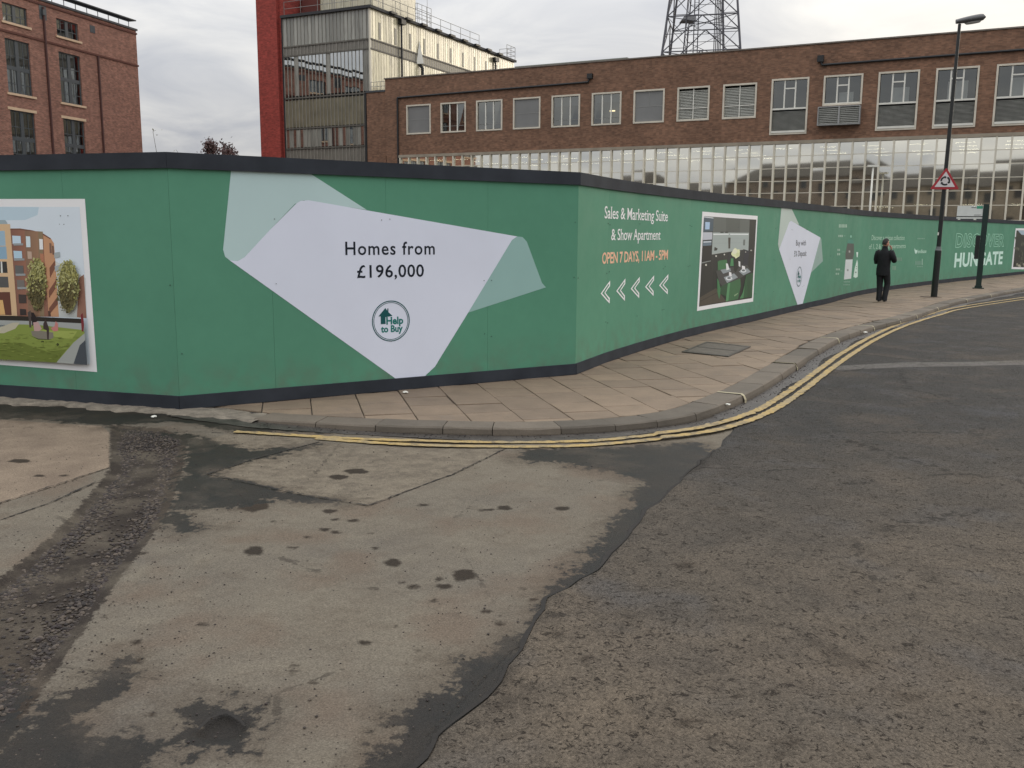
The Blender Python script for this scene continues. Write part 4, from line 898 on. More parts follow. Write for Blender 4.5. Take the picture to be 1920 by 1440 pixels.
def mat_glass(name, refl=0.6, tint=(0.30, 0.32, 0.32), rough=0.015, col=(0.86, 0.88, 0.86), wob=0.0):
    m = bpy.data.materials.new(name); m.use_nodes = True; t = m.node_tree; t.nodes.clear(); g = G(t)
    o = g.n('ShaderNodeOutputMaterial'); mx = g.n('ShaderNodeMixShader'); gl = g.n('ShaderNodeBsdfGlossy'); tr = g.n('ShaderNodeBsdfTransparent')
    gl.inputs['Color'].default_value = (*col, 1); gl.inputs['Roughness'].default_value = rough; tr.inputs['Color'].default_value = (*tint, 1)
    if wob:
        v = g.obj(); g.l(g.bump(g.noise(v, 0.7, 2), wob), gl.inputs['Normal'])
    lw = g.n('ShaderNodeLayerWeight'); lw.inputs['Blend'].default_value = 0.35
    g.l(g.mr(lw.outputs['Facing'], 0.0, 1.0, refl, 1.0), mx.inputs[0]); g.l(tr.outputs[0], mx.inputs[1]); g.l(gl.outputs[0], mx.inputs[2]); g.l(mx.outputs[0], o.inputs[0]); return m
def mat_emit(c, s):
    m, t, p = newmat('lit lamp'); p.inputs['Emission Color'].default_value = (*c, 1); p.inputs['Emission Strength'].default_value = s; p.inputs['Base Color'].default_value = (*c, 1); return m
M_ALU = plain(alb((188, 182, 166), 1.3), 0.5, 0.12, 0.8, metallic=0.0, key='alu')
M_CREAM = plain(alb((196, 188, 172), 1.1), 0.6, 0.1, 1.5, key='cream frame')
M_INT = plain((0.06, 0.06, 0.058), 0.9, 0.3, 0.6, key='interior')
M_INTL = plain((0.14, 0.145, 0.15), 0.9, 0.2, 0.6, key='interior light')
M_BLACK = plain((0.012, 0.013, 0.014), 0.45, 0.1, 4, key='black')
M_LEAD = plain((0.06, 0.065, 0.07), 0.7, 0.2, 1, key='lead')
GL_CW = mat_glass('reflective glazing', 0.92, (0.34, 0.35, 0.31), 0.03, (0.98, 0.96, 0.87), 0.0)
GL_W = mat_glass('window glass', 0.16, (0.55, 0.58, 0.60), 0.02)
GL_NEW = mat_glass('new window glass', 0.22, (0.35, 0.37, 0.40), 0.02)
LAMP = mat_emit((1.0, 0.93, 0.72), 11.0); LAMPW = mat_emit((1.0, 0.78, 0.42), 3.0)

# ------------------------------------------------------------------ brown brick exchange building
FT = np.array([2.009, -1.0]); FT /= np.hypot(*FT); FN = np.array([-FT[1], FT[0]])
FO = np.array([-10.67729, 78.8509]); FANG = math.atan2(FT[1], FT[0])
MBR = mat_brick('brown brick', alb((114, 82, 63), 1.32), alb((100, 73, 57), 1.32), alb((104, 84, 69), 1.2), streak=0.16)
ex = empty('brick_office_block', (FO[0], FO[1], -0.1), FANG)
tag(ex, 'brown brick flat-roofed block with a long band of mullioned glazing behind the hoarding', 'building')
SX1 = 56.0; ZT = 14.30; ZL = 8.0
wins = []
for i in range(9): wins.append((2.10 + i * 3.262, 2.10 + i * 3.262 + 2.29, 9.80, 12.10, ['blank', 'case', 'case', 'blank', 'case', 'case', 'cross', 'slat', 'slat'][i]))
for i in range(7):
    a = 31.50 + i * 3.39; wins.append((a, a + 2.42, 8.60 if i != 1 else 10.34, 12.24, 'tall' if i != 1 else 'unit'))
wall_holes('wall', 0, SX1, ZL + 0.16, ZT, [w[:4] for w in wins], MBR, ex, 0.20)
MB().box(0, SX1, 0.45, 16, 0, ZT - 0.05).F  # (volume reference only)
sb = MB()
sb.add([(0, 0, 0), (0, 18, 0), (0, 18, ZT), (0, 0, ZT)], [(0, 3, 2, 1)]); sb.add([(SX1, 0, 0), (SX1, 18, 0), (SX1, 18, ZT), (SX1, 0, ZT)], [(0, 1, 2, 3)]); sb.add([(0, 18, 0), (SX1, 18, 0), (SX1, 18, ZT), (0, 18, ZT)], [(0, 3, 2, 1)])
sb.build('wall', MBR, ex)
MB().box(-0.08, SX1 + 0.08, -0.07, 18.1, ZT + 0.002, ZT + 0.09).build('coping', plain(alb((112, 104, 96), 1.1), 0.8, 0.2, 2), ex)
MB().box(10.5, 20.0, 3.0, 9.0, ZT + 0.09, ZT + 0.75).build('roof_upstand', plain(alb((120, 124, 116), 1.1), 0.8, 0.15, 1), ex)
MB().box(1.2, SX1, -0.14, 0.30, ZL - 0.06, ZL + 0.158).build('lintel_band', plain(alb((150, 140, 124), 1.0), 0.8, 0.2, 1.2), ex)
MB().box(0.05, 1.2, -0.002, 0.3, 0, ZL + 0.158).build('pier', MBR, ex)
M_BLANK = plain(alb((122, 122, 120), 1.0), 0.35, 0.08, 0.8, key='blank')
M_LOUV = plain(alb((120, 120, 114), 1.35), 0.55, 0.15, 2, key='louvre'); M_SLAT = plain(alb((160, 160, 152), 1.25), 0.5, 0.1, 2, key='slat')
M_WHITE = plain(alb((210, 208, 198), 1.1), 0.5, 0.06, 2, key='white')
def ring(x0, x1, z0, z1, y0, y1, w, m=None):
    m = m or MB(); m.box(x0, x1, y0, y1, z1 - w, z1); m.box(x0, x1, y0, y1, z0, z0 + w); m.box(x0, x0 + w, y0, y1, z0 + w, z1 - w); m.box(x1 - w, x1, y0, y1, z0 + w, z1 - w); return m
def louvre(x0, x1, z0, z1, y, pitch, mat, parent, name='louvre'):
    m = MB(); n = int((z1 - z0) / pitch)
    for k in range(n):
        z = z0 + k * pitch; m.add([(x0, y - 0.03, z), (x1, y - 0.03, z), (x1, y + 0.05, z + pitch * 0.9), (x0, y + 0.05, z + pitch * 0.9), (x0, y - 0.03, z + 0.02), (x1, y - 0.03, z + 0.02)], [(0, 1, 5, 4), (4, 5, 2, 3)])
    o = m.build(name, mat, parent); tag(o, kind='stuff'); return o
wr = random.Random(11)
for i, (a, b, c, d, ty) in enumerate(wins):
    m = ring(a - 0.02, b + 0.02, c - 0.02, d + 0.02, -0.05, 0.12, 0.115); w = m.build('window_frame', M_CREAM, ex)
    x0, x1, z0, z1 = a + 0.10, b - 0.10, c + 0.10, d - 0.10
    MB().box(a + 0.02, b - 0.02, 1.6, 1.7, c - 0.5, d + 0.3).build('room_back', M_INT if ty != 'case' else plain((0.10, 0.10, 0.095), 0.9, 0.3, 0.6, key='room'), w)
    rb = MB(); rb.add([(a - .6, .21, c - .3), (b + .6, .21, c - .3), (b + .6, 1.6, c - .3), (a - .6, 1.6, c - .3)], [(0, 1, 2, 3)]); rb.add([(a - .6, .21, d + .3), (b + .6, .21, d + .3), (b + .6, 1.6, d + .3), (a - .6, 1.6, d + .3)], [(0, 3, 2, 1)]); rb.build('room_lining', M_INT, w)
    if ty in ('blank', 'cross'):
        MB().box(x0, x1, 0.06, 0.09, z0, z1).build('blank_panel', M_BLANK, w); zm = (z0 + z1) / 2
        mm = MB().box(x0, x1, 0.045, 0.058, zm - 0.02, zm + 0.02)
        if ty == 'cross': mm.box((x0 + x1) / 2 - 0.02, (x0 + x1) / 2 + 0.02, 0.040, 0.0449, zm, z1)
        mm.build('glazing_bar', plain(alb((138, 138, 134), 1.0), 0.5, 0.05, key='bar'), w)
    elif ty == 'case':
        for k in range(3):
            p0, p1 = x0 + (x1 - x0) * k / 3, x0 + (x1 - x0) * (k + 1) / 3
            o = MB().add([(p0 + .03, .08, z0 + .03), (p1 - .03, .08, z0 + .03), (p1 - .03, .08 + wr.uniform(-.02, .02), z1 - .03), (p0 + .03, .08, z1 - .03)], [(0, 1, 2, 3)]).build('pane', GL_W, w)
        mm = MB()
        for k in (1, 2): xk = x0 + (x1 - x0) * k / 3; mm.box(xk - 0.045, xk + 0.045, 0.03, 0.10, z0, z1)
        mm.build('mullion', M_WHITE, w)
        MB().box(x0, x1, 0.05, 0.095, z0 + 0.38, z0 + 0.42).build('transom', plain(alb((120, 120, 116), 1), 0.5, 0.05, key='bar2'), w)
        MB().box(x0, x1, 0.5, 0.52, z1 - wr.uniform(0.5, 0.9), z1 + 0.1).build('blind', M_INTL, w)
        if i in (4, 5): MB().box(x1 - 0.45 if i == 4 else x0 + 0.85, x1 - 0.25 if i == 4 else x0 + 1.25, 1.2, 1.3, z0 + (0.6 if i == 4 else 1.0), z0 + (0.68 if i == 4 else 1.08)).build('room_lamp', LAMPW, w)
    elif ty == 'slat':
        louvre(x0, x1, z0, z1, 0.10, 0.105, M_SLAT, w, 'slatted_blind'); zm = z0 + (z1 - z0) * 0.36
        MB().box(x0, x1, 0.03, 0.06, zm - 0.03, zm + 0.03).box((x0 + x1) / 2 - 0.03, (x0 + x1) / 2 + 0.03, 0.0305, 0.0605, zm + .03, z1).box((x0 + x1) / 2 - 0.03, (x0 + x1) / 2 + 0.03, 0.0305, 0.0605, z0, zm - .03).build('glazing_bar', M_WHITE, w)
    else:
        zt = 10.28 if ty == 'tall' else c + 0.1
        for k in range(3):
            p0, p1 = x0 + (x1 - x0) * (0, .34, .66)[k], x0 + (x1 - x0) * (.34, .66, 1)[k]
            MB().add([(p0 + .03, .08, zt + .05), (p1 - .03, .08, zt + .05), (p1 - .03, .08, z1 - .03), (p0 + .03, .08, z1 - .03)], [(0, 1, 2, 3)]).build('pane', GL_W, w)
        mm = MB()
        for k in (.34, .66): xk = x0 + (x1 - x0) * k; mm.box(xk - 0.045, xk + 0.045, 0.03, 0.10, zt, z1)
        mm.box(x0 + (x1 - x0) * .34 + .045, x0 + (x1 - x0) * .66 - .045, 0.03, 0.10, z1 - 0.58, z1 - 0.50); mm.build('mullion', M_WHITE, w)
        MB().box(x0, x1, -0.02, 0.12, zt - 0.06, zt + 0.05).build('transom', M_WHITE, w)
        if i > 9: MB().box(x0 + 0.55 + wr.uniform(0, .3), x0 + 1.75, 0.45, 0.48, zt, z1 - wr.uniform(0.65, 0.95)).build('blind', M_WHITE, w)
        if ty == 'tall': louvre(x0, x1, z0 + 0.16, zt - 0.10, 0.10, 0.075, M_LOUV, w); MB().box(x0, x1, -0.08, 0.1, z0, z0 + 0.13).build('drip_sill', M_WHITE, w)
        else:
            bx_ = ring(a - 0.22, b + 0.02, 9.02, 10.22, -0.55, -0.02, 0.06); bx_.box((a + b) / 2 - .13, (a + b) / 2 - .03, -0.552, -0.02, 9.08, 10.16); cg = bx_.build('plant_cage', plain(alb((150, 150, 148), 1), 0.5, 0.1, key='cage'), w)
            louvre(a - 0.15, b - 0.05, 9.1, 10.15, -0.50, 0.115, M_LOUV, w, 'cage_slats'); MB().box(a - 0.15, b - 0.05, -0.4, -0.05, 9.08, 10.16).build('cage_box', M_INT, w)
# rainwater pipes
def pipe(pts, r, mat, parent, name='rainwater_pipe'):
    m = MB()
    for p, q_ in zip(pts[:-1], pts[1:]): m.tube(p, q_, r, r, 8)
    return m.build(name, mat, parent)
pipe([(1.26, -0.1, 0), (1.26, -0.1, 12.75), (18.1, -0.1, 12.92), (18.25, -0.1, 13.3)], 0.075, M_BLACK, ex); MB().box(18.05, 18.45, -0.26, -0.01, 13.15, 13.5).build('hopper', M_BLACK, ex)
pipe([(34.6, -0.1, 13.35), (34.7, -0.1, 12.95), (55.5, -0.1, 13.05)], 0.075, M_BLACK, ex); MB().box(34.4, 34.8, -0.26, -0.01, 13.15, 13.55).build('hopper', M_BLACK, ex)
# curtain wall
ncol = 64; x0c = 1.45; pw = 0.845
rows = [7.94, 7.15, 6.32, 5.48, 4.68, 3.77, 2.84]
mull = MB().box(-0.055, 0.055, -0.13, 0.10, 0.3, ZL - 0.06).build('mullion', M_ALU, ex); mull.location = (x0c, 0, 0)
for k in range(1, ncol + 1): inst(mull, 'mullion', ex, (x0c + k * pw, 0, 0))
for z in rows[1:] + [0.4]: MB().box(x0c, x0c + ncol * pw, 0.0, 0.05, z - 0.022, z + 0.022).build('transom', M_ALU, ex)
def sight_z(s):      # height on the facade hidden by the hoarding top seen from the pavement
    Pw = FO + FT * s; d = Pw / np.hypot(*Pw); lo = 0.0
    u = 960 + F * (d[0] / d[1]); 
    try: q_ = wpx(u, 440)
    except Exception: return 0
    hp_ = wpt(q_[0], 0); dist = np.hypot(hp_[0] + HO[0], hp_[1] + HO[1]); return CH + (HT - CH) * np.hypot(*Pw) / dist
for k in range(ncol):
    xa, xb = x0c + k * pw + 0.05, x0c + (k + 1) * pw - 0.05; szv = sight_z(xa); low = None
    for j in range(len(rows) - 1):
        za, zb_ = rows[j + 1] + 0.02, rows[j] - 0.02
        if zb_ < szv - 0.5: low = zb_; break
        e1, e2 = wr.gauss(0, 0.0010), wr.gauss(0, 0.0022)
        MB().add([(xa, 0.03 + e1, za), (xb, 0.03 - e1, za), (xb, 0.03 - e1 + e2, zb_), (xa, 0.03 + e1 + e2, zb_)], [(0, 1, 2, 3)]).build('pane', GL_CW, ex)
    low = low or rows[-1] - 0.02
    MB().add([(xa, 0.03, 0.42), (xb, 0.03, 0.42), (xb, 0.03, low), (xa, 0.03, low)], [(0, 1, 2, 3)]).build('lower_pane', GL_CW, ex)
# interior: floors, ceiling, back wall, rows of ceiling lights
for z in (3.95, 7.9): MB().box(0.3, SX1 - 0.2, 0.2, 13, z, z + 0.18).build('ceiling', plain((0.34, 0.34, 0.32), 0.9, 0.15, 0.5, key='ceil'), ex)
MB().box(0.3, SX1 - 0.2, 13, 13.1, 0.1, 7.9).build('room_back', M_INT, ex); MB().box(0.3, SX1 - 0.2, 0.2, 13, 0.05, 0.1).build('floor', M_INT, ex)
lt = MB().box(-0.6, 0.6, -0.07, 0.07, -0.03, 0.0).build('ceiling_light', LAMP, ex); lt.location = (3.6, 2.2, 7.86)
for sx in list(np.arange(6.0, 54, 2.9)):
    for yy in (2.2, 4.8, 7.6, 10.4):
        if wr.random() < 0.8: inst(lt, 'ceiling_light', ex, (sx + wr.uniform(-.1, .1), yy, 7.86))
for sx in np.arange(24, 54, 2.9):
    for yy in (2.6, 5.6, 9):
        if wr.random() < 0.45: inst(lt, 'ceiling_light', ex, (sx, yy, 3.92))
for k in range(14):     # desks and cabinets standing in the rooms
    xk = wr.uniform(10, 53); yk = wr.uniform(0.8, 4); MB().box(xk, xk + wr.uniform(0.8, 2), yk, yk + 0.6, 4.13, 4.13 + wr.uniform(0.7, 1.9)).build('cabinet', wr.choice([M_INT, M_INTL, M_BLANK]), ex)

# ------------------------------------------------------------------ glass-clad office tower with red stair tower
tw = empty('glass_office_tower', (FO[0] + FN[0] * 0.6, FO[1] + FN[1] * 0.6, -0.1), FANG)
tag(tw, 'grimy pale glass-clad office block with dark roof edge and roof railing', 'building')
TX0, TX1, TZ, TD = -11.02, -1.82, 20.45, 27.0
M_SPAN = plain(alb((108, 104, 96), 1.15), 0.4, 0.16, 1.5, key='spandrel'); M_TAN = plain(alb((112, 106, 88), 1.1), 0.35, 0.2, 1.2, key='tan')
def mat_clad(name, c, rough, refl):
    m, t, p = newmat(name); g = G(t); v = g.obj(); oi = g.n('ShaderNodeObjectInfo')
    sp = g.n('ShaderNodeMapping'); g.l(v, sp.inputs[0]); sp.inputs['Scale'].default_value = (3.0, 3.0, 0.5)
    cc = g.scale(c, g.mr(oi.outputs['Random'], 0, 1, 0.62, 1.18)); cc = g.mix(g.mr(g.noise(sp.outputs[0], 1.0, 6, 0.65), 0.50, 0.68, 0, 0.7), cc, alb((92, 90, 84), 1.1))
    g.l(cc, p.inputs['Base Color']); p.inputs['Roughness'].default_value = rough; p.inputs['Specular IOR Level'].default_value = refl; p.inputs['Coat Weight'].default_value = 0.5; p.inputs['Coat Roughness'].default_value = 0.12; return m
M_CLAD = mat_clad('frosted cladding', alb((140, 139, 130), 1.15), 0.3, 0.5); M_CLAD_GLOW = mat_clad('frosted cladding painted glow', alb((196, 188, 158), 1.35), 0.25, 0.8)  # side face: warm sky glow painted into a lighter cladding colour
GL_T = mat_glass('tower glass', 0.55, (0.35, 0.36, 0.36), 0.01, (0.8, 0.82, 0.82), 0.0)
tr_rows = [(17.85, 20.2, 'clad'), (17.05, 17.72, 'span'), (13.62, 16.95, 'glass'), (10.95, 13.25, 'tan'), (9.22, 10.72, 'glass'), (5.0, 9.0, 'span'), (0.3, 4.9, 'span')]
nc = 24; cw_ = (TX1 - TX0) / nc
for k in range(nc):
    xa, xb = TX0 + k * cw_ + 0.03, TX0 + (k + 1) * cw_ - 0.03
    for (za, zb_, ty) in tr_rows[:6]:
        e = wr.gauss(0, 0.0012)
        mt_ = dict(clad=M_CLAD, span=M_SPAN, tan=M_TAN, glass=GL_T)[ty]
        if ty == 'glass' and (k in (3, 12) or (za < 10 and wr.random() < 0.35)): mt_ = M_CLAD
        if ty == 'glass' and k > 21 and za > 12: mt_ = M_CLAD
        MB().add([(xa, 0.02 + e, za), (xb, 0.02 - e, za), (xb, 0.02 - e, zb_), (xa, 0.02 + e, zb_)], [(0, 1, 2, 3)]).build('pane', mt_, tw)
MB().add([(TX0, .03, 0.2), (TX1, .03, 0.2), (TX1, .03, 4.9), (TX0, .03, 4.9)], [(0, 1, 2, 3)]).build('base_panel', M_SPAN, tw)
fin = MB().box(-0.017, 0.017, -0.03, 0.06, 0.3, 20.2).build('mullion', plain(alb((150, 146, 136), 1.05), 0.5, 0.15, 1, key='front fin'), tw); fin.location = (TX0, 0, 0)
for k in range(1, nc): inst(fin, 'mullion', tw, (TX0 + k * cw_, 0, 0))
for z in (17.78, 17.0, 13.43, 10.83, 9.1): MB().box(TX0, TX1, -0.06, 0.08, z - 0.06, z + 0.06).build('transom', plain(alb((94, 90, 82), 1.0), 0.6, 0.2, 2, key='dk transom'), tw)
# side face (runs back)
ns = 68; sw = TD / ns
for k in range(ns):
    ya, yb = k * sw + 0.025, (k + 1) * sw - 0.025
    for (za, zb_) in ((17.85, 20.2), (17.05, 17.72), (13.62, 16.95)):
        e = wr.gauss(0, 0.0016); win = (k % 6 == 3 and za > 17.5)
        mt_ = M_SPAN if zb_ - za < 1 else M_CLAD_GLOW
        MB().add([(TX1 + e, ya, za), (TX1 - e, yb, za), (TX1 - e, yb, zb_), (TX1 + e, ya, zb_)], [(0, 1, 2, 3)]).build('pane', mt_, tw)
        if win: MB().box(TX1, TX1 + 0.03, ya + .02, yb - .02, 17.95, 19.3).build('vent_window', plain(alb((120, 118, 108), 1), 0.3, 0.1, key='vent'), tw)
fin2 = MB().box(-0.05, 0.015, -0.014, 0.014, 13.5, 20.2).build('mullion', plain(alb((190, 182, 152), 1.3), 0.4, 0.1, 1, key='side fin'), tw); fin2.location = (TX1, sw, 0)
for k in range(2, ns): inst(fin2, 'mullion', tw, (TX1, k * sw, 0))
for z in (17.78, 17.0): MB().box(TX1 - 0.05, TX1 + 0.06, 0, TD, z - 0.06, z + 0.06).build('transom', plain(alb((94, 90, 82), 1.0), 0.6, 0.2, 2, key='dk transom'), tw)
MB().box(TX1 - 0.10, TX1 + 0.02, -0.07, 0.1, 13.5, 20.2).build('corner_post', M_ALU, tw)
MB().box(TX0 + .05, TX1 - .11, 0.9, TD - .1, 0, 20.2).build('core', M_INT, tw)
MB().box(TX0 - 0.1, TX1 + 0.25, -0.25, TD + 0.1, 20.2, 20.42).build('roof_edge', plain((0.03, 0.03, 0.032), 0.7, 0.1, key='roof edge'), tw)
for k in range(9): MB().box(TX1 + 0.25, TX1 + 0.5, 2.5 + k * 2.5, 3.4 + k * 2.5, 20.28, 20.45).build('rail_foot', M_BLACK, tw)
def railing(pts, h, mat, parent, n=3, pitch=1.6, r=0.028, name='railing'):
    m = MB()
    for a, b in zip(pts[:-1], pts[1:]):
        a = Vector(a); b = Vector(b); L = (b - a).length; k = max(1, round(L / pitch))
        for i in range(k + 1): p = a.lerp(b, i / k); m.tube(p, p + Vector((0, 0, h)), r, r, 5)
        for j in range(1, n + 1): z = Vector((0, 0, h * j / n)); m.tube(a + z, b + z, r, r, 5)
    return m.build(name, mat, parent)
M_RAIL = plain(alb((130, 128, 124), 1.0), 0.5, 0.1, metallic=0.2, key='rail')
railing([(TX0 + .1, 0.1, 20.42), (TX1, 0.1, 20.42), (TX1, 19.0, 20.42)], 1.15, M_RAIL, tw, 2, 1.9, 0.024)
railing([(TX1 - 0.1, 7.2, 20.42), (TX1 + .1, 7.2, 20.42), (TX1 + .1, 9.6, 20.42)], 1.7, M_RAIL, tw, 4, 0.7, 0.022)
railing([(TX1 + 0.1, 25.0, 20.42), (TX1 + .1, 27.0, 20.42), (TX1 - 1.8, 27, 20.42)], 1.3, M_RAIL, tw, 3, 0.9, 0.024)
for y_, h_ in ((4.9, 3.0), (9.4, 2.6), (2.2, 1.4)): MB().tube((TX1 - .2, y_, 20.42), (TX1 - .2, y_, 20.42 + h_), 0.03, 0.015, 5).build('aerial', M_RAIL, tw)
pipe([(TX1 + 0.14, 4.55, 13.0), (TX1 + 0.14, 4.55, 19.8)], 0.085, M_BLACK, tw); MB().box(TX1 + 0.03, TX1 + 0.4, 4.2, 4.9, 19.75, 20.15).build('hopper', M_BLACK, tw)
pipe([(TX1 + 0.14, 22.3, 13.0), (TX1 + 0.14, 22.3, 19.5)], 0.085, M_BLACK, tw); MB().box(TX1 + 0.03, TX1 + 0.4, 21.9, 22.7, 19.5, 19.9).build('hopper', M_BLACK, tw)
pipe([(TX1 + 0.3, 7.7, 13.0), (TX1 + 0.3, 7.7, 16.6), (TX1 + 0.05, 7.55, 16.9)], 0.13, M_BLACK, tw, 'vent_pipe')
MB().add([(TX1 + .03, 7.1, 16.9), (TX1 + .03, 8.1, 16.9), (TX1 + .5, 7.6, 16.95), (TX1 + .05, 7.6, 19.0)], [(0, 2, 3), (2, 1, 3), (0, 1, 2)]).build('vent_cowl', M_WHITE, tw)
# set-back plant storey on the roof
MB().box(TX0 + 0.6, TX1 - 1.2, 2.2, 9.0, 20.42, 23.6).build('plant_room', M_CLAD_GLOW, tw)
for k in range(9): MB().box(TX0 + 2.6 + k * 0.75, TX0 + 2.64 + k * 0.75, 2.14, 2.22, 20.42, 23.6).build('mullion', M_ALU, tw)
MB().box(TX0 + 0.55, TX0 + 2.4, 2.0, 2.6, 20.42, 23.6).build('plant_wall', plain(alb((92, 46, 40), 1.1), 0.85, 0.15, 1, key='rb'), tw)
# red stair tower
rt_ = empty('red_stair_tower', (FO[0] + FN[0] * 0.4, FO[1] + FN[1] * 0.4, -0.1), FANG)
tag(rt_, 'tall plain red stair tower on the end of the glass-clad block', 'tower')
MRD = mat_brick('red brick', alb((126, 50, 42), 1.5), alb((118, 47, 40), 1.5), alb((122, 54, 46), 1.4), streak=0.07)
MB().box(-13.82, -11.55, 0, 6.0, 0, 27).build('wall', MRD, rt_); MB().box(-11.549, -11.06, 0.35, 6.0, 0, 26.9).build('return_wall', MRD, rt_); MB().box(-13.9, -11.0, -0.08, 6.1, 27, 27.2).build('coping', M_LEAD, rt_)
pipe([(-11.14, 0.2, 0), (-11.14, 0.2, 20.3)], 0.07, M_BLACK, rt_)
# low brick link between tower and block
lk = empty('brick_link', (FO[0], FO[1], -0.1), FANG); tag(lk, 'narrow lower brown brick link between the glass block and the long brick block', 'building')
MB().box(-1.98, -0.004, 0.15, 9, 0, 13.35).build('wall', MBR, lk); MB().box(-2.05, -0.006, 0.08, 9, 13.352, 13.50).build('coping', M_LEAD, lk)
pipe([(-2.12, 0.2, 0), (-2.12, 0.2, 13.4)], 0.10, M_BLACK, lk)
railing([(-1.8, 0.5, 13.5), (-0.1, 0.5, 13.5)], 0.75, M_RAIL, lk, 2, 0.35, 0.02)

# ------------------------------------------------------------------ red brick apartment block, left
TL = np.array([0.285, 1.0]); TL /= np.hypot(*TL); OL = np.array([-32.27424, 82.0]); LANG = math.atan2(TL[1], TL[0])
ab = empty('red_brick_apartments', (OL[0], OL[1], -0.1), LANG); tag(ab, 'red brick warehouse-style apartment block with paired grey windows and cream sills', 'building')
MRB = mat_brick('orange red brick', alb((130, 86, 70), 1.32), alb((114, 74, 62), 1.32), alb((140, 116, 102), 1.2), streak=0.10)
M_FR = plain(alb((74, 78, 80), 1.1), 0.45, 0.06, 2, key='grey frame'); M_CST = plain(alb((200, 172, 142), 1.15), 0.75, 0.08, 2, key='cast stone')
cols = [(-9.2 - 5.15 * k, -6.92 - 5.15 * k) for k in range(6)]
rws = [(16.45, 17.72), (11.55, 15.30), (6.60, 10.35), (1.60, 5.40)]
holes = [(a, b, c, d) for a, b in cols for c, d in rws]
wall_holes('wall', -34, 0, 0, 18.62, holes, MRB, ab, 0.20)
sb = MB(); sb.add([(0, 0, 0), (0, 16, 0), (0, 16, 18.62), (0, 0, 18.62)], [(0, 1, 2, 3)]); sb.add([(-34, 0, 0), (-34, 16, 0), (-34, 16, 18.62), (-34, 0, 18.62)], [(0, 3, 2, 1)]); sb.add([(-34, 16, 0), (0, 16, 0), (0, 16, 18.62), (-34, 16, 18.62)], [(0, 3, 2, 1)]); sb.build('wall', MRB, ab)
MB().box(-34.1, 0.1, -0.1, 16.1, 18.622, 18.78).build('coping', M_LEAD, ab)
MDB = plain(alb((92, 56, 46), 1.15), 0.85, 0.1, 2, key='course')
for z in (15.76, 18.38): MB().box(-34.05, 0.06, -0.07, 0.1, z - 0.07, z + 0.07).build('string_course', MDB, ab)
def apt_window(a, b, c, d):
    w = ring(a, b, c, d, 0.10, 0.19, 0.075); xm = (a + b) / 2; w.box(xm - 0.15, xm + 0.15, 0.095, 0.19, c + .075, d - .075); tall = d - c > 2
    zs_ = [(c + .075, d - .075)]
    if tall: zm = c + (d - c) * 0.47; w.box(a + .075, xm - .15, 0.096, 0.19, zm - .14, zm + .14); w.box(xm + .15, b - .075, 0.096, 0.19, zm - .14, zm + .14); zs_ = [(c + .075, zm - .14), (zm + .14, d - .075)]
    f = w.build('window', M_FR, ab); bars = MB()
    for z0, z1 in zs_:
        for p0, p1 in ((a + .075, xm - .15), (xm + .15, b - .075)):
            MB().add([(p0, .15, z0), (p1, .15, z0), (p1, .15 + wr.gauss(0, .006), z1), (p0, .15, z1)], [(0, 1, 2, 3)]).build('pane', GL_NEW, f)
            pm = (p0 + p1) / 2; zq = z0 + (z1 - z0) * 0.40; bars.box(pm - .028, pm + .028, .125, .145, z0, z1); bars.box(p0, p1, .126, .146, zq - .028, zq + .028)
            if wr.random() < .45: MB().box(p0, p0 + (p1 - p0) * wr.uniform(.3, .6), 0.5, 0.52, z0, z1).build('curtain', M_WHITE, f)
    bars.build('glazing_bars', M_FR, f); MB().box(a - .1, b + .1, 1.3, 1.35, c - .1, d + .1).build('room_back', M_INT, f)
    MB().box(a - .16, b + .26, -0.09, 0.1, c - .16, c - .003).build('sill', M_CST, ab)
    if 10 < d < 11 or d < 6: MB().box(a - .2, b + .2, -0.03, 0.1, d + .003, d + .20).build('lintel', M_CST, ab)
for h_ in holes: apt_window(*h_)
M_PIPE = plain(alb((74, 40, 34), 1.0), 0.5, 0.1, key='pipe')
for x_, zt in ((-10.53, 18.2), (-4.95, 15.7), (-20.9, 18.2)): pipe([(x_, -.08, 0), (x_, -.08, zt)], 0.085, M_PIPE, ab); 
for x_ in (-10.53, -20.9): MB().box(x_ - .35, x_ + .35, -0.02, 0.02, 17.3, 18.3).build('hopper_stain', M_FR, ab); MB().box(x_ - .16, x_ + .16, -.2, -.02, 17.6, 18.0).build('hopper', M_FR, ab)
MB().box(-5.6, -5.05, -0.03, 0.02, 17.4, 17.95).build('vent_grille', M_LEAD, ab)
railing([(-34, 0.3, 18.78), (-0.5, 0.3, 18.78)], 0.62, plain((0.08, 0.085, 0.09), 0.5, 0.1, key='dk rail'), ab, 1, 1.25, 0.03)
MB().box(-34, 0.05, -0.05, 0.75, 19.41, 19.50).build('roof_canopy', M_LEAD, ab)

# ------------------------------------------------------------------ lattice mast on the roofs behind
mp = hpt(1305, 437, 92.0); mast = empty('lattice_mast', (mp[0], mp[1], -0.1)); tag(mast, 'grey steel lattice radio mast with ladders and cables rising behind the brick block', 'mast')
M_ST = plain(alb((84, 84, 90), 1.0), 0.6, 0.15, 1, metallic=0.3, key='steel')
def mr_(z): return max(0.6, 4.80 - (z - 20.0) * 0.150)
TH0 = math.radians(30.6); ang = [TH0 + k * math.pi / 2 for k in range(4)]
leg_p = lambda k, z: Vector((mr_(z) * math.cos(ang[k % 4]), mr_(z) * math.sin(ang[k % 4]), z))
for k in range(4):
    MB().tube(leg_p(k, 0), leg_p(k, 44), 0.13, 0.08, 8).build('leg', M_ST, mast)
zl = [0, 5.5, 11, 15.2, 18.6, 21.8, 24.8, 27.6, 30.2, 32.6, 34.8, 36.8, 38.6, 40.2, 41.6, 42.8, 44]
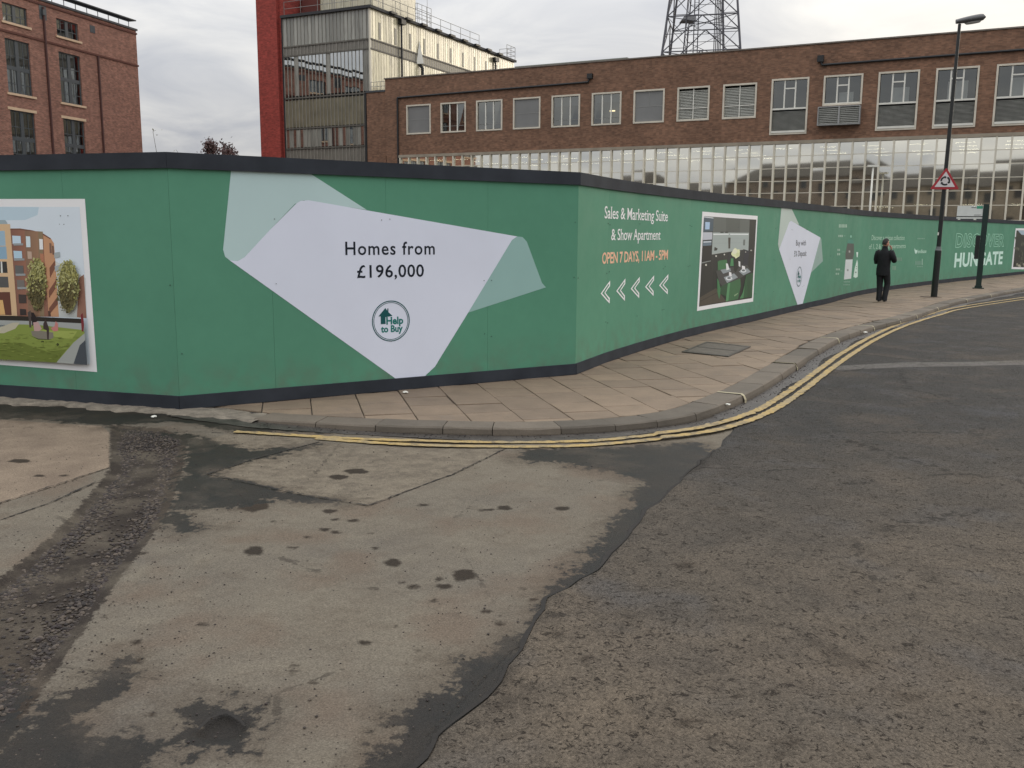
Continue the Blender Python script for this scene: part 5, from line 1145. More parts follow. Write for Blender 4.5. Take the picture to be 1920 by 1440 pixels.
for f_ in range(4):
    m = MB()
    for z0, z1 in zip(zl[:-1], zl[1:]):
        a0, b0, a1, b1 = leg_p(f_, z0), leg_p(f_ + 1, z0), leg_p(f_, z1), leg_p(f_ + 1, z1); mid = (a1 + b1) / 2; m0 = (a0 + b0) / 2
        m.tube(a0, mid, 0.055, None, 5); m.tube(b0, mid, 0.055, None, 5); m.tube(a1, b1, 0.055, None, 5)
        q1, q2 = a0.lerp(mid, .5), b0.lerp(mid, .5); a5, b5 = a0.lerp(a1, .5), b0.lerp(b1, .5)
        m.tube(a5, q1, 0.035, None, 4); m.tube(b5, q2, 0.035, None, 4); m.tube(a1, q1, 0.03, None, 4); m.tube(b1, q2, 0.03, None, 4)
    m.build('bracing', M_ST, mast)
m = MB()
for z0 in zl[1:]:
    for k in range(2): m.tube(leg_p(k, z0), leg_p(k + 2, z0), 0.04, None, 4)
m.build('plan_bracing', M_ST, mast)
il = lambda k, z: Vector((leg_p(k, z).x * .52 + .1, leg_p(k, z).y * .52, z))
for k in range(4): MB().tube(il(k, 0), il(k, 44), 0.07, 0.05, 6).build('inner_leg', M_ST, mast)
for f_ in range(4):
    m = MB(); zz_ = np.arange(0, 44, 1.7)
    for i, (z0, z1) in enumerate(zip(zz_[:-1], zz_[1:])):
        m.tube(il(f_, z0), il(f_ + 1, z1), 0.03, None, 4); m.tube(il(f_, z1), il(f_ + 1, z1), 0.03, None, 4)
    m.build('inner_bracing', M_ST, mast)
for cx, cy in ((-0.65, 0.6), ):
    m = MB()
    for e in (-0.2, 0.2): m.tube((cx + e, cy, 0), (cx + e, cy, 44), 0.05, None, 5)
    for k in range(0, 120): m.tube((cx - .2, cy, k * .36), (cx + .2, cy, k * .36), 0.022, None, 4)
    m.build('ladder', M_ST, mast)
m = MB()
for e in np.linspace(-0.34, 0.34, 5): m.tube((1.35 + e, -0.3 + abs(e) * .3, 0), (1.2 + e * .8, -0.3 + abs(e) * .3, 42), 0.045, None, 5)
m.build('cable_run', plain((0.06, 0.06, 0.065), 0.6, 0.1, key='cable'), mast)
pm_ = MB(); pm_.add([(-2.3, -.7, 21.85), (-0.9, -.7, 21.85), (-0.9, .7, 21.85), (-2.3, .7, 21.85), (-1.9, -.5, 22.4), (-0.9, -.5, 22.4), (-0.9, .5, 22.4), (-1.9, .5, 22.4)], [(0, 3, 2, 1), (4, 5, 6, 7), (0, 1, 5, 4), (1, 2, 6, 5), (2, 3, 7, 6), (3, 0, 4, 7)]); pm_.build('equipment_box', plain((0.20, 0.20, 0.205), 0.7, 0.1, key='eq'), mast)

# ------------------------------------------------------------------ blocks across the street (mirrored in the glazing)
tb = random.Random(21); xx = -128.0; nb = 0
for wdt, hgt, c, lab in ((34, 11.5, (98, 88, 80), 'long low grey-brown brick block facing the street, mirrored in the mullioned glazing'), (24, 9.0, (118, 114, 106), 'lower pale grey rendered block mirrored in the mullioned glazing'), (30, 12.5, (82, 74, 68), 'tall dark brick block with pitched roof mirrored in the mullioned glazing'), (28, 10.0, (104, 98, 88), 'plain grey-buff brick block mirrored in the mullioned glazing'), (26, 12.0, (92, 80, 72), 'brown brick block with hipped roof mirrored in the mullioned glazing')):
    e_ = empty('street_block', (xx + wdt, -34, -0.1), math.pi); tag(e_, lab, 'building', 'blocks across the street')
    mt_ = mat_brick('street brick', alb(c, 1.1), alb(c, 0.95), alb((120, 110, 100), 1)); hs = []
    n = int(wdt / 3.4)
    for k in range(n):
        for fl in range(3): z0 = 1.1 + fl * hgt / 3; hs.append((1 + k * 3.3, 2.4 + k * 3.3, z0, z0 + 1.6))
    wall_holes('wall', 0, wdt, 0, hgt, hs, mt_, e_, 0.15); sb = MB(); sb.add([(0, 0, 0), (0, 12, 0), (0, 12, hgt), (0, 0, hgt)], [(0, 3, 2, 1)]); sb.add([(wdt, 0, 0), (wdt, 12, 0), (wdt, 12, hgt), (wdt, 0, hgt)], [(0, 1, 2, 3)]); sb.add([(0, 12, 0), (wdt, 12, 0), (wdt, 12, hgt), (0, 12, hgt)], [(0, 3, 2, 1)]); sb.build('wall', mt_, e_)
    MB().add([(-.3, -.4, hgt), (wdt + .3, -.4, hgt), (wdt + .3, 12.3, hgt), (-.3, 12.3, hgt), (2.5, 6, hgt + 3.2), (wdt - 2.5, 6, hgt + 3.2)], [(0, 1, 5, 4), (1, 2, 5), (2, 3, 4, 5), (3, 0, 4)]).build('roof', plain((0.055, 0.05, 0.044), .85, .2, 1, spec=.2, key='tile'), e_)
    pn = MB().add([(0, 0, 0), (1.4, 0, 0), (1.4, 0, 1.6), (0, 0, 1.6)], [(0, 1, 2, 3)]).build('window', plain((0.03, 0.035, 0.04), 0.15, 0.1, key='dw'), e_); pn.location = (hs[0][0], 0.12, hs[0][2])
    for h_ in hs[1:]: inst(pn, 'window', e_, (h_[0], 0.12, h_[2]))
    xx += wdt + 0.6

# ------------------------------------------------------------------ street furniture
M_LAMPP = plain((0.010, 0.012, 0.011), 0.42, 0.15, 6, key='lamp black'); M_BUSG = plain((0.008, 0.024, 0.020), 0.45, 0.12, 6, key='bus green')
def lathe(m, prof, n=20, ox=0, oy=0):
    for (r0, z0), (r1, z1) in zip(prof[:-1], prof[1:]): m.tube((ox, oy, z0), (ox, oy, z1), r0, r1, n, cap=False)
    return m
lp = gnd(1751, 557); lamp = empty('street_lamp', (lp[0], lp[1], 0)); lamp.rotation_euler = (0, R(0.75), 0)
tag(lamp, 'tall black street lamp column carrying a red triangle sign by the kerb', 'street lamp')
lathe(MB(), [(0.088, -0.05), (0.088, 1.30), (0.082, 1.33)]).build('base_sleeve', M_LAMPP, lamp, True)
lathe(MB(), [(0.088, 1.325), (0.075, 1.36), (0.062, 1.43)]).build('collar', plain((0.12, 0.13, 0.13), 0.5, 0.1, key='collar'), lamp, True)
lathe(MB(), [(0.060, 1.40), (0.052, 4.5), (0.040, 7.45), (0.0, 7.46)]).build('column', M_LAMPP, lamp, True)
MB().box(-0.075, -0.055, -0.06, -0.02, 1.75, 1.83).build('number_plate', M_WHITE, lamp)
MB().box(-0.34, 0.16, -0.14, 0.14, 0.003, 0.012).build('cover_plate', plain((0.10, 0.07, 0.05), 0.8, 0.2, key='rust'), lamp)
# lantern: rounded body pointing along the street to the right
V = []; nseg, nr = 12, 14; L_ = 0.74; ld = np.array([0.94, -0.30, 0.13]); ld /= np.linalg.norm(ld); lr = np.array([0.30, 0.94, 0]); lr /= np.linalg.norm(lr); lu = np.cross(lr, ld); lu = lu if lu[2] > 0 else -lu
for i in range(nseg + 1):
    t_ = i / nseg; wv = 0.13 * (0.62 + 0.38 * math.sin(math.pi * min(1, t_ * 1.15) * .6)) * (1 if t_ < .85 else math.sqrt(max(0.02, 1 - ((t_ - .85) / .15) ** 2))); hv = wv * 0.8
    c_ = ld * (-0.10 + L_ * t_)
    for j in range(nr):
        a = 2 * math.pi * j / nr; zz = math.sin(a) * hv; zz = zz if zz > 0 else zz * 0.75; V.append(tuple(c_ + lr * math.cos(a) * wv + lu * zz + np.array([0, 0, 7.52])))
Fc = [(i * nr + j, i * nr + (j + 1) % nr, (i + 1) * nr + (j + 1) % nr, (i + 1) * nr + j) for i in range(nseg) for j in range(nr)] + [tuple(range(nr)), tuple(range(nseg * nr, (nseg + 1) * nr))[::-1]]
lan = mk('lantern', V, Fc, plain((0.10, 0.10, 0.10), 0.4, 0.1, key='lantern'), lamp, True)
bw_ = MB(); cb_ = ld * 0.32 + np.array([0, 0, 7.52]) - lu * 0.07
nrg = 12; bw_.add([tuple(cb_ + ld * 0.22 * math.cos(6.283 * i / nrg) + lr * 0.085 * math.sin(6.283 * i / nrg)) for i in range(nrg)] + [tuple(cb_ - lu * 0.045 + ld * 0.17 * math.cos(6.283 * i / nrg) + lr * 0.06 * math.sin(6.283 * i / nrg)) for i in range(nrg)], [(i, (i + 1) % nrg, nrg + (i + 1) % nrg, nrg + i) for i in range(nrg)] + [tuple(range(nrg, 2 * nrg))])
bw_.build('bowl', plain((0.5, 0.5, 0.48), 0.2, 0.05, key='bowl'), lan, True)
# triangle sign (a thing of its own, clamped to the column)
sg = empty('warning_sign', (lp[0], lp[1], 0)); tag(sg, 'red-bordered triangular roundabout warning sign on the lamp column', 'road sign')
sd = np.array([-lp[0], -lp[1]]); sd = sd / np.hypot(*sd); sa = math.atan2(sd[1], sd[0]) + math.pi / 2 + R(4); sg.rotation_euler = (0, R(0.75), sa)
def rtri(cx, cz, hw, ht, r, y, n=5):
    A = [(-hw, 0), (hw, 0), (0, ht)]; out = []
    for i in range(3):
        p0 = np.array(A[i - 1], float); p = np.array(A[i], float); p1 = np.array(A[(i + 1) % 3], float); d0 = (p0 - p) / np.hypot(*(p0 - p)); d1 = (p1 - p) / np.hypot(*(p1 - p))
        a, b = p + d0 * r, p + d1 * r
        for k in range(n + 1): t_ = k / n; qv = (1 - t_) ** 2 * a + 2 * t_ * (1 - t_) * p + t_ ** 2 * b; out.append((cx + qv[0], y, cz + qv[1]))
    return out
def plate(pts, th, name, mat, parent):
    n = len(pts); V = list(pts) + [(p[0], p[1] + th, p[2]) for p in pts]; return mk(name, V, [tuple(range(n)), tuple(range(2 * n - 1, n - 1, -1))] + [(i, n + i, n + (i + 1) % n, (i + 1) % n) for i in range(n)], mat, parent)
plate(rtri(0, 3.02, 0.375, 0.60, 0.05, -0.085), 0.012, 'red_plate', plain(alb((150, 40, 48), 1.2), 0.4, 0.06, key='sign red'), sg)
plate(rtri(0, 3.085, 0.262, 0.425, 0.02, -0.092), 0.005, 'white_face', plain(alb((196, 190, 190), 1.15), 0.4, 0.04, key='sign white'), sg)
for k in range(3):     # three arrows chasing round
    m = MB(); a0 = R(100 + 120 * k); cx, cz, r1, r0 = 0, 3.085 + 0.165, 0.128, 0.082; y = -0.0945; nn_ = 10; V = []
    for i in range(nn_ + 1):
        a = a0 + R(84) * i / nn_; V += [(cx + r1 * math.cos(a), y, cz + r1 * math.sin(a)), (cx + r0 * math.cos(a), y, cz + r0 * math.sin(a))]
    Fc = [(2 * i, 2 * i + 1, 2 * i + 3, 2 * i + 2) for i in range(nn_)]; m.add(V, Fc)
    at_ = a0; rm = (r1 + r0) / 2; m.add([(cx + (r1 + .022) * math.cos(at_), y, cz + (r1 + .022) * math.sin(at_)), (cx + (r0 - .022) * math.cos(at_), y, cz + (r0 - .022) * math.sin(at_)), (cx + rm * math.cos(at_ - R(26)), y, cz + rm * math.sin(at_ - R(26)))], [(0, 1, 2)])
    m.build('arrow', M_BLACK, sg)
MB().box(-0.08, 0.08, -0.075, 0.06, 3.16, 3.19).box(-0.08, 0.08, -0.075, 0.06, 3.38, 3.41).build('clamp', M_LEAD, sg)
# bus stop
bp = gnd(1834, 541); bs = empty('bus_stop_pole', (bp[0], bp[1], 0), math.atan2(-bp[1], -bp[0]) + math.pi / 2); bs.rotation_euler = (0, R(0.6), bs.rotation_euler[2])
tag(bs, 'dark green bus stop pole with white flag panel and timetable case', 'bus stop')
MB().box(-0.085, 0.085, -0.05, 0.05, 0.02, 2.78).build('post', M_BUSG, bs)
MB().box(-0.17, 0.17, -0.13, 0.13, 0.002, 0.03).box(-0.11, 0.11, -0.075, 0.075, 0.03, 0.10).build('base_plate', M_BUSG, bs)
MB().box(-0.22, -0.087, -0.10, 0.06, 0.98, 1.76).build('timetable_case', M_BLACK, bs)
fl = MB().box(-0.86, -0.088, -0.02, 0.02, 2.30, 2.72).build('flag', plain(alb((196, 198, 194), 1.15), 0.4, 0.05, 4, key='flag'), bs)
MB().box(-0.28, -0.10, -0.024, -0.0205, 2.63, 2.715).build('green_tab', flatprint((60, 128, 104)), fl)
MB().box(-0.44, -0.29, -0.0235, -0.0205, 2.655, 2.675).build('print_line', M_BLACK, fl)
for k in range(6): MB().box(-0.34 + k * .035, -0.315 + k * .035, -0.0235, -0.0205, 2.415, 2.435).build('print_line', M_LEAD, fl)
MB().box(-0.86, -0.09, -0.026, -0.0205, 2.36, 2.385).build('dark_band', M_BLACK, fl)
MB().box(-0.82, -0.74, -0.015, 0.015, 2.265, 2.298).box(-0.34, -0.26, -0.015, 0.015, 2.262, 2.298).build('route_tile', M_WHITE, fl)
# pale lamp column behind the hoarding
pp = FO + FT * 38.6 - FN * 3.5; pl_ = empty('pale_lamp_post', (pp[0], pp[1], -0.15)); tag(pl_, 'slim white lamp post standing in front of the mullioned glazing', 'lamp post')
MB().tube((0, 0, 0), (0.05, 0, 6.1), 0.075, 0.055, 10).build('column', M_WHITE, pl_, True); MB().box(-0.28, 0.38, -0.1, 0.1, 6.1, 6.22).build('lamp_head', M_WHITE, pl_)
# manhole cover in the pavement
mc = empty('manhole_cover', (cov_c[0], cov_c[1], 0)); tag(mc, 'rectangular two-part steel inspection cover set in the paving slabs', 'manhole cover')
A, B, C_, D_ = [q_ - cov_c for q_ in cover]
def quad_lerp(u, v): return A * (1 - u) * (1 - v) + D_ * u * (1 - v) + B * (1 - u) * v + C_ * u * v
def qslab(u0, u1, v0, v1, z, name, mat, parent):
    V = [(*quad_lerp(u, v), zz) for zz in (z, -0.04) for u, v in ((u0, v0), (u1, v0), (u1, v1), (u0, v1))]; return mk(name, V, [(0, 1, 2, 3), (0, 4, 5, 1), (1, 5, 6, 2), (2, 6, 7, 3), (3, 7, 4, 0)], mat, parent)
M_IRON = plain(alb((74, 66, 58), KG), 0.6, 0.25, 14, 0.004, 60, key='iron'); M_INF = plain(alb((110, 102, 92), KG), 0.85, 0.2, 14, 0.004, 70, key='infill')
for a in ((0, 1, 0, .07), (0, 1, .93, 1), (0, .06, .0702, .9298), (.94, 1, .0702, .9298), (.0602, .9398, .48, .52)): qslab(*a, 0.015, 'frame_bar', M_IRON, mc)
qslab(.0605, .9395, .0705, .4795, 0.012, 'lid', M_INF, mc); qslab(.0605, .9395, .5205, .9295, 0.0125, 'lid', M_INF, mc)

# ------------------------------------------------------------------ person walking away along the pavement
pp = gnd(1652, 566); heading = math.atan2(0.80, 0.60)
man = empty('person', (pp[0], pp[1], 0.004), heading - math.pi / 2)      # local +y = walking direction
man.scale = (.87, .92, .945)
tag(man, 'person in black coat and dark trousers walking away, one hand raised to the face', 'person')
def skin(name, verts, edges, mat, parent, root=0, sub=2):
    me = bpy.data.meshes.new(name); me.from_pydata([v[:3] for v in verts], edges, []); o = bpy.data.objects.new(name, me); COL.objects.link(o)
    md = o.modifiers.new('skin', 'SKIN'); me.skin_vertices  # created with the modifier
    if not me.skin_vertices: bpy.context.view_layer.objects.active = o; bm_ = bmesh.new(); bm_.from_mesh(me); bm_.verts.layers.skin.verify(); bm_.to_mesh(me); bm_.free()
    for i, v in enumerate(verts):
        r_ = v[3] if isinstance(v[3], tuple) else (v[3], v[3]); me.skin_vertices[0].data[i].radius = r_; me.skin_vertices[0].data[i].use_root = (i == root)
    md.use_smooth_shade = True; sd_ = o.modifiers.new('sub', 'SUBSURF'); sd_.levels = sub; sd_.render_levels = sub
    dg = bpy.context.evaluated_depsgraph_get(); dg.update(); m2 = bpy.data.meshes.new_from_object(o.evaluated_get(dg)); o.modifiers.clear(); o.data = m2; m2.materials.clear(); m2.materials.append(mat); o.parent = parent
    m2.polygons.foreach_set('use_smooth', [True] * len(m2.polygons)); return o
M_SKIN = plain(alb((190, 140, 118), 1.1), 0.55, 0.06, key='skin'); M_COAT = plain((0.006, 0.0065, 0.008), 0.9, 0.2, 8, 0.01, 12, key='coat'); M_TROU = plain((0.008, 0.009, 0.011), 0.85, 0.2, 8, 0.01, 12, key='trousers'); M_HAIR = plain((0.014, 0.011, 0.009), 0.6, 0.2, 30, key='hair'); M_SHOE = plain((0.010, 0.010, 0.010), 0.4, 0.1, key='shoe')
# joints: x right, y forward
J = dict(pel=(0, 0, .92, (.115, .10)), wst=(0, .0, 1.08, (.12, .095)), chs=(0, .01, 1.27, (.12, .09)), nck=(0, .0, 1.44, .055), hd0=(0.005, .02, 1.53, .06),
         rhip=(.09, 0, .88, .082), rkn=(.10, .12, .50, .056), rank=(.09, -.02, .11, .038), rtoe=(.10, .14, .045, .032), lhip=(-.09, 0, .88, .082), lkn=(-.09, .06, .48, .056), lank=(-.06, -.05, .085, .038), ltoe=(-.065, .12, .04, .032),
         rsh=(.165, .0, 1.355, .040), rel=(.272, .06, 1.16, .026), rwr=(.15, .18, 1.42, .022), lsh=(-.165, .0, 1.355, .040), lel=(-.214, .04, 1.12, .024), lwr=(-.075, .265, 1.198, .024))
names = list(J); ix = {n_: i for i, n_ in enumerate(names)}
ed_ = [('pel', 'wst'), ('wst', 'chs'), ('chs', 'nck'), ('nck', 'hd0'), ('pel', 'rhip'), ('rhip', 'rkn'), ('rkn', 'rank'), ('rank', 'rtoe'), ('pel', 'lhip'), ('lhip', 'lkn'), ('lkn', 'lank'), ('lank', 'ltoe'), ('chs', 'rsh'), ('rsh', 'rel'), ('rel', 'rwr'), ('chs', 'lsh'), ('lsh', 'lel'), ('lel', 'lwr')]
body = skin('body', [J[n_] for n_ in names], [(ix[a], ix[b]) for a, b in ed_], M_SKIN, man)
def chain(name, P_, r_, mat, parent, closed=None): return skin(name, [(*p, r) for p, r in zip(P_, r_)], [(i, i + 1) for i in range(len(P_) - 1)], mat, parent)
# coat and trousers: lofted shells that follow the body
def loft(m, path, n=16, cap0=False, cap1=False):
    P_ = [Vector(p[:3]) for p in path]; base = len(m.V); V = []
    for i, p in enumerate(path):
        d = (P_[min(i + 1, len(P_) - 1)] - P_[max(i - 1, 0)]).normalized()
        if i == 0: xa = Vector((1, 0, 0)) if abs(d.x) < .8 else Vector((0, 1, 0))
        xa = (xa - d * xa.dot(d)).normalized(); ya = d.cross(xa)
        rx, ry = p[3] if isinstance(p[3], tuple) else (p[3], p[3])
        for k in range(n):
            t_ = 6.28318 * k / n; w_ = 1 + 0.035 * math.sin(3 * t_ + i * 1.7) + 0.02 * math.sin(5 * t_ - i * 2.1); V.append(tuple(P_[i] + xa * (rx * w_ * math.cos(t_)) + ya * (ry * w_ * math.sin(t_))))
    Fc = [(i * n + k, i * n + (k + 1) % n, (i + 1) * n + (k + 1) % n, (i + 1) * n + k) for i in range(len(path) - 1) for k in range(n)]
    if cap0: Fc.append(tuple(range(n - 1, -1, -1)))
    if cap1: Fc.append(tuple(range((len(path) - 1) * n, len(path) * n)))
    m.add(V, Fc)
ct = MB()
loft(ct, [(0, -.005, .735, (.205, .150)), (0, -.005, .80, (.205, .152)), (0, 0, .92, (.195, .145)), (0, 0, 1.04, (.188, .138)), (0, .005, 1.16, (.196, .142)), (0, .005, 1.27, (.208, .142)), (0, 0, 1.345, (.205, .125)), (0, -.005, 1.40, (.150, .100)), (0, 0, 1.44, (.092, .085)), (0, .005, 1.485, (.080, .080)), (0, .01, 1.53, (.084, .082))], 22)
loft(ct, [(.13, 0, 1.385, .07), (.185, 0, 1.35, .088), (.235, -.005, 1.27, .085), (.272, .01, 1.20, .080), (.282, .045, 1.145, .078), (.268, .10, 1.16, .074), (.235, .15, 1.24, .066), (.195, .175, 1.33, .058), (.155, .18, 1.41, .050)], 14, True, True)
loft(ct, [(-.13, 0, 1.385, .07), (-.185, 0, 1.35, .088), (-.215, 0, 1.26, .084), (-.228, .01, 1.17, .080), (-.226, .04, 1.10, .076), (-.195, .11, 1.115, .070), (-.145, .19, 1.155, .060), (-.09, .262, 1.195, .050)], 14, True, True)
ct.build('coat', M_COAT, man, True)
tm = MB()
loft(tm, [(.085, .0, .90, (.105, .125)), (.092, .01, .78, (.108, .118)), (.108, .06, .63, (.098, .100)), (.118, .105, .50, (.090, .092)), (.112, .07, .38, (.084, .086)), (.100, .03, .25, (.080, .082)), (.092, -.005, .12, (.080, .084)), (.092, -.01, .035, (.078, .088))], 16, True)
loft(tm, [(-.085, .0, .90, (.105, .125)), (-.088, .0, .78, (.108, .118)), (-.086, .015, .63, (.098, .100)), (-.080, .025, .50, (.090, .090)), (-.074, .01, .38, (.084, .084)), (-.068, -.015, .25, (.080, .080)), (-.062, -.04, .12, (.078, .082)), (-.062, -.045, .035, (.076, .086))], 16, True)
tm.build('trousers', M_TROU, man, True)
for sx, y0, zz in ((.092, -.02, .0), (-.062, -.05, .0)): chain('shoe', [(sx, y0 - .045, .045), (sx, y0 + .05, .05), (sx + .004, y0 + .14, .04), (sx + .006, y0 + .20, .035)], [.042, .044, .038, .026], M_SHOE, man)
# head turned to the right
hd = bmesh.new(); bmesh.ops.create_uvsphere(hd, u_segments=24, v_segments=18, radius=1.0)
for v in hd.verts:
    x, y, z = v.co; w_ = 0.074 * (1 - 0.16 * max(0, -z)); v.co = Vector((x * w_, y * 0.096 + (0.014 if (z < -.2 and y > 0) else 0), z * 0.115))
    if abs(x) < .25 and y > .85 and -.35 < z < .12: v.co.y += 0.02 * (1 - abs(x) * 3)          # nose
    if y > .75 and .05 < z < .25 and .2 < abs(x) < .55: v.co.y -= 0.006                            # eye sockets
me = bpy.data.meshes.new('head'); hd.to_mesh(me); hd.free(); me.materials.append(M_SKIN); me.polygons.foreach_set('use_smooth', [True] * len(me.polygons))
head = bpy.data.objects.new('head', me); COL.objects.link(head); head.parent = man; head.location = (0.005, .035, 1.625); head.rotation_euler = (R(-8), 0, R(-48))
for sx in (-1, 1):
    e_ = MB(); n_ = 10; e_.add([(sx * .076 + sx * .006 * (k % 2), -.008 + .020 * math.cos(6.283 * k / n_), -.005 + .033 * math.sin(6.283 * k / n_)) for k in range(n_)] + [(sx * .066, -.004, -.005)], [(k, (k + 1) % n_, n_) for k in range(n_)]); e_.build('ear', M_SKIN, head)
    MB().tube((sx * .030, .082, .014), (sx * .030, .091, .014), .011, .006, 8).build('eye', M_BLACK, head)
MB().box(-.024, .024, .088, .101, -.066, -.058).build('mouth', plain(alb((150, 90, 84), 1), .6, .05, key='lip'), head)
hr = bmesh.new(); bmesh.ops.create_uvsphere(hr, u_segments=28, v_segments=18, radius=1.0); bmesh.ops.delete(hr, geom=[v for v in hr.verts if (v.co.z < -.55) or (v.co.y > .35 and v.co.z < .42 + .1 * abs(v.co.x)) or (v.co.y > .05 and v.co.z < -.02)], context='VERTS')
for v in hr.verts: n_ = 1 + 0.05 * math.sin(v.co.x * 23) * math.sin(v.co.y * 19 + v.co.z * 17); v.co = Vector((v.co.x * .083 * n_, v.co.y * .104 * n_ - .002, v.co.z * .124 * n_ + .004))
me = bpy.data.meshes.new('hair'); hr.to_mesh(me); hr.free(); me.materials.append(M_HAIR); ho = bpy.data.objects.new('hair', me); COL.objects.link(ho); ho.parent = head
so = ho.modifiers.new('s', 'SOLIDIFY'); so.thickness = 0.012
def hand(w, d, up, sgn):
    w = Vector(w); d = Vector(d).normalized(); up = Vector(up).normalized(); sdv = d.cross(up).normalized()
    P_ = [(*w, .024), (*(w + d * .05), (.040, .018)), (*(w + d * .085), (.040, .016))]; E_ = [(0, 1), (1, 2)]
    for k, (o_, L_) in enumerate(((-.030, .060), (-.010, .072), (.010, .068), (.030, .052))):
        b0 = w + d * .085 + sdv * o_; P_ += [(*b0, .009), (*(b0 + d * L_ * .5 - up * .01), .0085), (*(b0 + d * L_ * .8 - up * .035), .007)]; i0 = len(P_) - 3; E_ += [(2, i0), (i0, i0 + 1), (i0 + 1, i0 + 2)]
    tb_ = w + d * .03 - sdv * .034 * sgn; P_ += [(*tb_, .011), (*(tb_ + d * .03 - sdv * .022 * sgn), .0095), (*(tb_ + d * .058 - sdv * .02 * sgn - up * .012), .0075)]; i0 = len(P_) - 3; E_ += [(1, i0), (i0, i0 + 1), (i0 + 1, i0 + 2)]
    return skin('hand', P_, E_, M_SKIN, man, sub=1)
hand((.148, .18, 1.43), (-.35, .05, .9), (.6, .6, .2), 1); hand((-.073, .272, 1.202), (.55, .5, .25), (0, -.4, 1), -1)

# ------------------------------------------------------------------ shrubs behind the hoarding
def leaf_mat(c): return plain(c, 0.6, 0.35, 3, key='leaf')
def shrub(name, label, u, v_top, depth, lean, leafc, nst, nleaf, spread, cat='shrub'):
    g0 = hpt(u, 437, depth); top = float((CP + ray(u, v_top) / ray(u, v_top)[1] * depth)[2]); r = random.Random(int(u))
    e_ = empty(name, (g0[0], g0[1], -0.1)); tag(e_, label, cat); st = MB(); lf = MB(); tips = []
    for k in range(nst):
        p = Vector((r.uniform(-.1, .1), r.uniform(-.1, .1), 0)); d = Vector((r.uniform(-1, 1) * spread + lean, r.uniform(-1, 1) * spread, 3)).normalized(); H_ = (top + .1) * r.uniform(.80, 1.08); n_ = 8
        for i in range(n_):
            q_ = p + d * (H_ / n_); st.tube(p, q_, 0.012 * (1 - i / n_) + .003, 0.012 * (1 - (i + 1) / n_) + .003, 4); p = q_; d = (d + Vector((r.uniform(-.12, .12), r.uniform(-.12, .12), r.uniform(-.05, .05)))).normalized()
            if i > 4: tips.append(p.copy()); tw_ = p + Vector((r.uniform(-.14, .14), r.uniform(-.14, .14), r.uniform(.0, .10))); st.tube(p, tw_, .004, .002, 3); tips.append(tw_)
    for k in range(nleaf):
        c_ = Vector(r.choice([t_ for t_ in tips if t_.z > top * 0.90] if nleaf > 1000 else tips)) + Vector((r.gauss(0, .05), r.gauss(0, .05), r.gauss(-.03, .06))); a = Vector((r.uniform(-1, 1), r.uniform(-1, 1), r.uniform(-1, 1))).normalized(); b = a.orthogonal().normalized(); s_ = r.uniform(.014, .032)
        lf.add([c_ - a * s_, c_ + b * s_ * .5, c_ + a * s_, c_ - b * s_ * .5], [(0, 1, 2, 3)])
    st.build('stems', plain((0.09, 0.075, 0.055), .9, .2, key='stem'), e_); o_ = lf.build('foliage', leaf_mat(leafc), e_); tag(o_, kind='stuff')
shrub('twiggy_shrub', 'pale dry twiggy stems poking over the hoarding beside the brick apartments', 312, 272, 15.5, 0.0, (0.22, 0.19, 0.09), 6, 90, .22)
shrub('dark_red_shrub', 'dark red leafed shrub poking over the top of the hoarding', 402, 284, 15.5, .0, (0.060, 0.022, 0.018), 20, 5200, .20)
shrub('young_twig_shrub', 'thin bare whip stems beside the red leafed shrub over the hoarding', 432, 276, 15.0, .05, (0.12, 0.10, 0.05), 3, 20, .12)

# ------------------------------------------------------------------ loose stones in the worn strip, litter, grit by the kerb
def scatter(n, fn, smin, smax, name, mats, parent):
    m = MB(); r = random.Random(9); k = 0; tries = 0; tones_ = []
    while k < n and tries < n * 30:
        tries += 1; p = fn(r)
        if p is None: continue
        s_ = r.uniform(smin, smax) * (1 if r.random() < .85 else 1.5); V = []
        z0 = p[2]; sq = r.uniform(.45, .8); rot = r.uniform(0, 6.28)
        for zz, rr in ((-.3, .8), (.35, 1.0), (.9, .55)):
            for i in range(6): a = rot + 6.283 * i / 6; q_ = rr * s_ * r.uniform(.75, 1.15); V.append((p[0] + q_ * math.cos(a), p[1] + q_ * math.sin(a), z0 + zz * s_ * sq))
        Fc = [(j * 6 + i, j * 6 + (i + 1) % 6, (j + 1) * 6 + (i + 1) % 6, (j + 1) * 6 + i) for j in range(2) for i in range(6)] + [tuple(range(12, 18))]
        m.add(V, Fc, r.randrange(len(mats))); k += 1
    o_ = m.build(name, mats, parent); tag(o_, kind='stuff'); return o_
TP = px(TRENCH); tlo, thi = TP.min(0), TP.max(0); thi[1] = min(thi[1], 8.6)
MST = [plain(alb(c, KG), .85, .25, 30, key='stone') for c in ((66, 58, 52), (84, 75, 67), (50, 44, 41), (100, 89, 78), (60, 51, 49))]
def in_tr(r):
    p = np.array([r.uniform(max(tlo[0], -6), thi[0]), r.uniform(max(tlo[1], 2.2), thi[1])]); d = sdf(p[None], TP)[0]
    if d < -0.03: return None
    edge_bias = math.exp(-((d - .09) / .10) ** 2) if p[1] < 7.2 else .7
    cl_ = math.sin(p[0] * 7.1 + 2) * math.sin(p[1] * 5.3 + p[0] * 2) * .5 + .5
    if r.random() > max(edge_bias, 0.16 * cl_): return None
    return (p[0], p[1], float(zr(p[0])) - 0.0225 + 0.012 * float(sstep(.25, .6, d)))
scatter(9000, in_tr, 0.004, 0.0115, 'loose_stones', MST, None)
bpy.data.objects['loose_stones']['label'] = 'loose dark chippings along the worn strip in the tarmac'; bpy.data.objects['loose_stones']['category'] = 'stones'
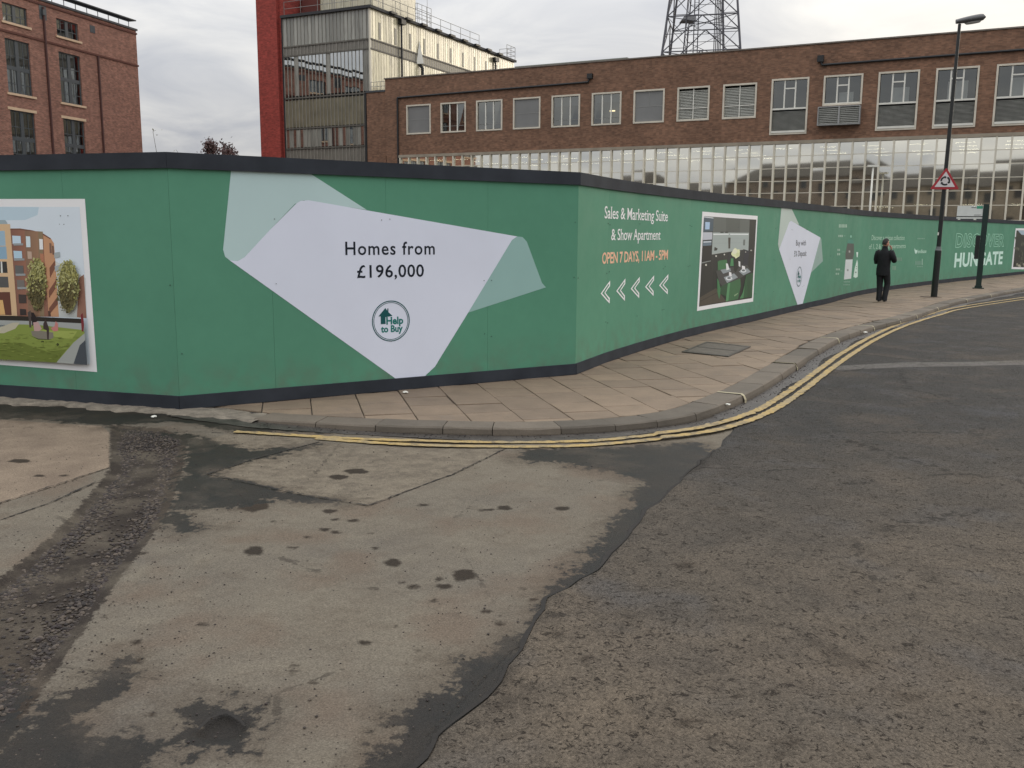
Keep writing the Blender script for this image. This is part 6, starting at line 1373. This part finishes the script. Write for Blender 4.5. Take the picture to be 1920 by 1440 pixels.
def in_side(r):
    p = G2(r.uniform(-150, 1150), 800 + 640 * r.random() ** 1.4)
    if sdf(p[None], TP)[0] > 0.03 or p[0] > np.interp(p[1], EDGE_LINE[:, 1], EDGE_LINE[:, 0]) - .02: return None
    if r.random() > 0.25 + 0.75 * math.exp(-max(0, -sdf(p[None], TP)[0]) / .25): return None
    return (p[0], p[1], float(zr(p[0])) + .001)
scatter(1500, in_side, 0.002, 0.005, 'tarmac_grit', MST, None); bpy.data.objects['tarmac_grit']['label'] = 'fine grit strewn over the worn side road tarmac'; bpy.data.objects['tarmac_grit']['category'] = 'grit'
def in_gut(r):
    j = r.randrange(20, min(len(KF) - 1, 420)); p = KF[j] + KN[j] * abs(r.gauss(0, .09)); return (p[0], p[1], float(zr(p[0])) + (.022 if p[0] > 2 else .007))
scatter(900, in_gut, 0.003, 0.008, 'gutter_grit', MST[:3], None); bpy.data.objects['gutter_grit']['label'] = 'grit lying along the foot of the kerb'; bpy.data.objects['gutter_grit']['category'] = 'grit'
lit = 0
for (u, v, s_, lab) in ((1622, 627, .05, 'crumpled white paper scrap in the gutter beside the double yellow lines'), (760, 738, .035, 'small white scrap lying on the paving by the dark plinth'), (1471, 701, .02, 'tiny white scrap lying beside the kerb stones'), (288, 784, .03, 'flat pale scrap on the damp tarmac by the hoarding corner'), (1365, 761, .03, 'small white scrap stuck to the kerb face')):
    g0 = gnd(u, v, 0.0 if 'paving' in lab else (-.03 if 'face' in lab else -0.085 if u > 1300 else -.02)); r = random.Random(u); bm = bmesh.new(); bmesh.ops.create_icosphere(bm, subdivisions=2, radius=1)
    for vv in bm.verts: k = r.uniform(.6, 1.2); vv.co = Vector((vv.co.x * s_ * k, vv.co.y * s_ * .8 * k, max(-.1, vv.co.z) * s_ * .45 * k))
    me = bpy.data.meshes.new('litter'); bm.to_mesh(me); bm.free(); me.materials.append(M_WHITE); o = bpy.data.objects.new('paper_scrap', me); COL.objects.link(o); o.location = (g0[0], g0[1], g0[2] + s_ * .05 + (0.03 if g0[2] < -.05 else .012)); tag(o, lab, 'litter', 'scraps of litter')
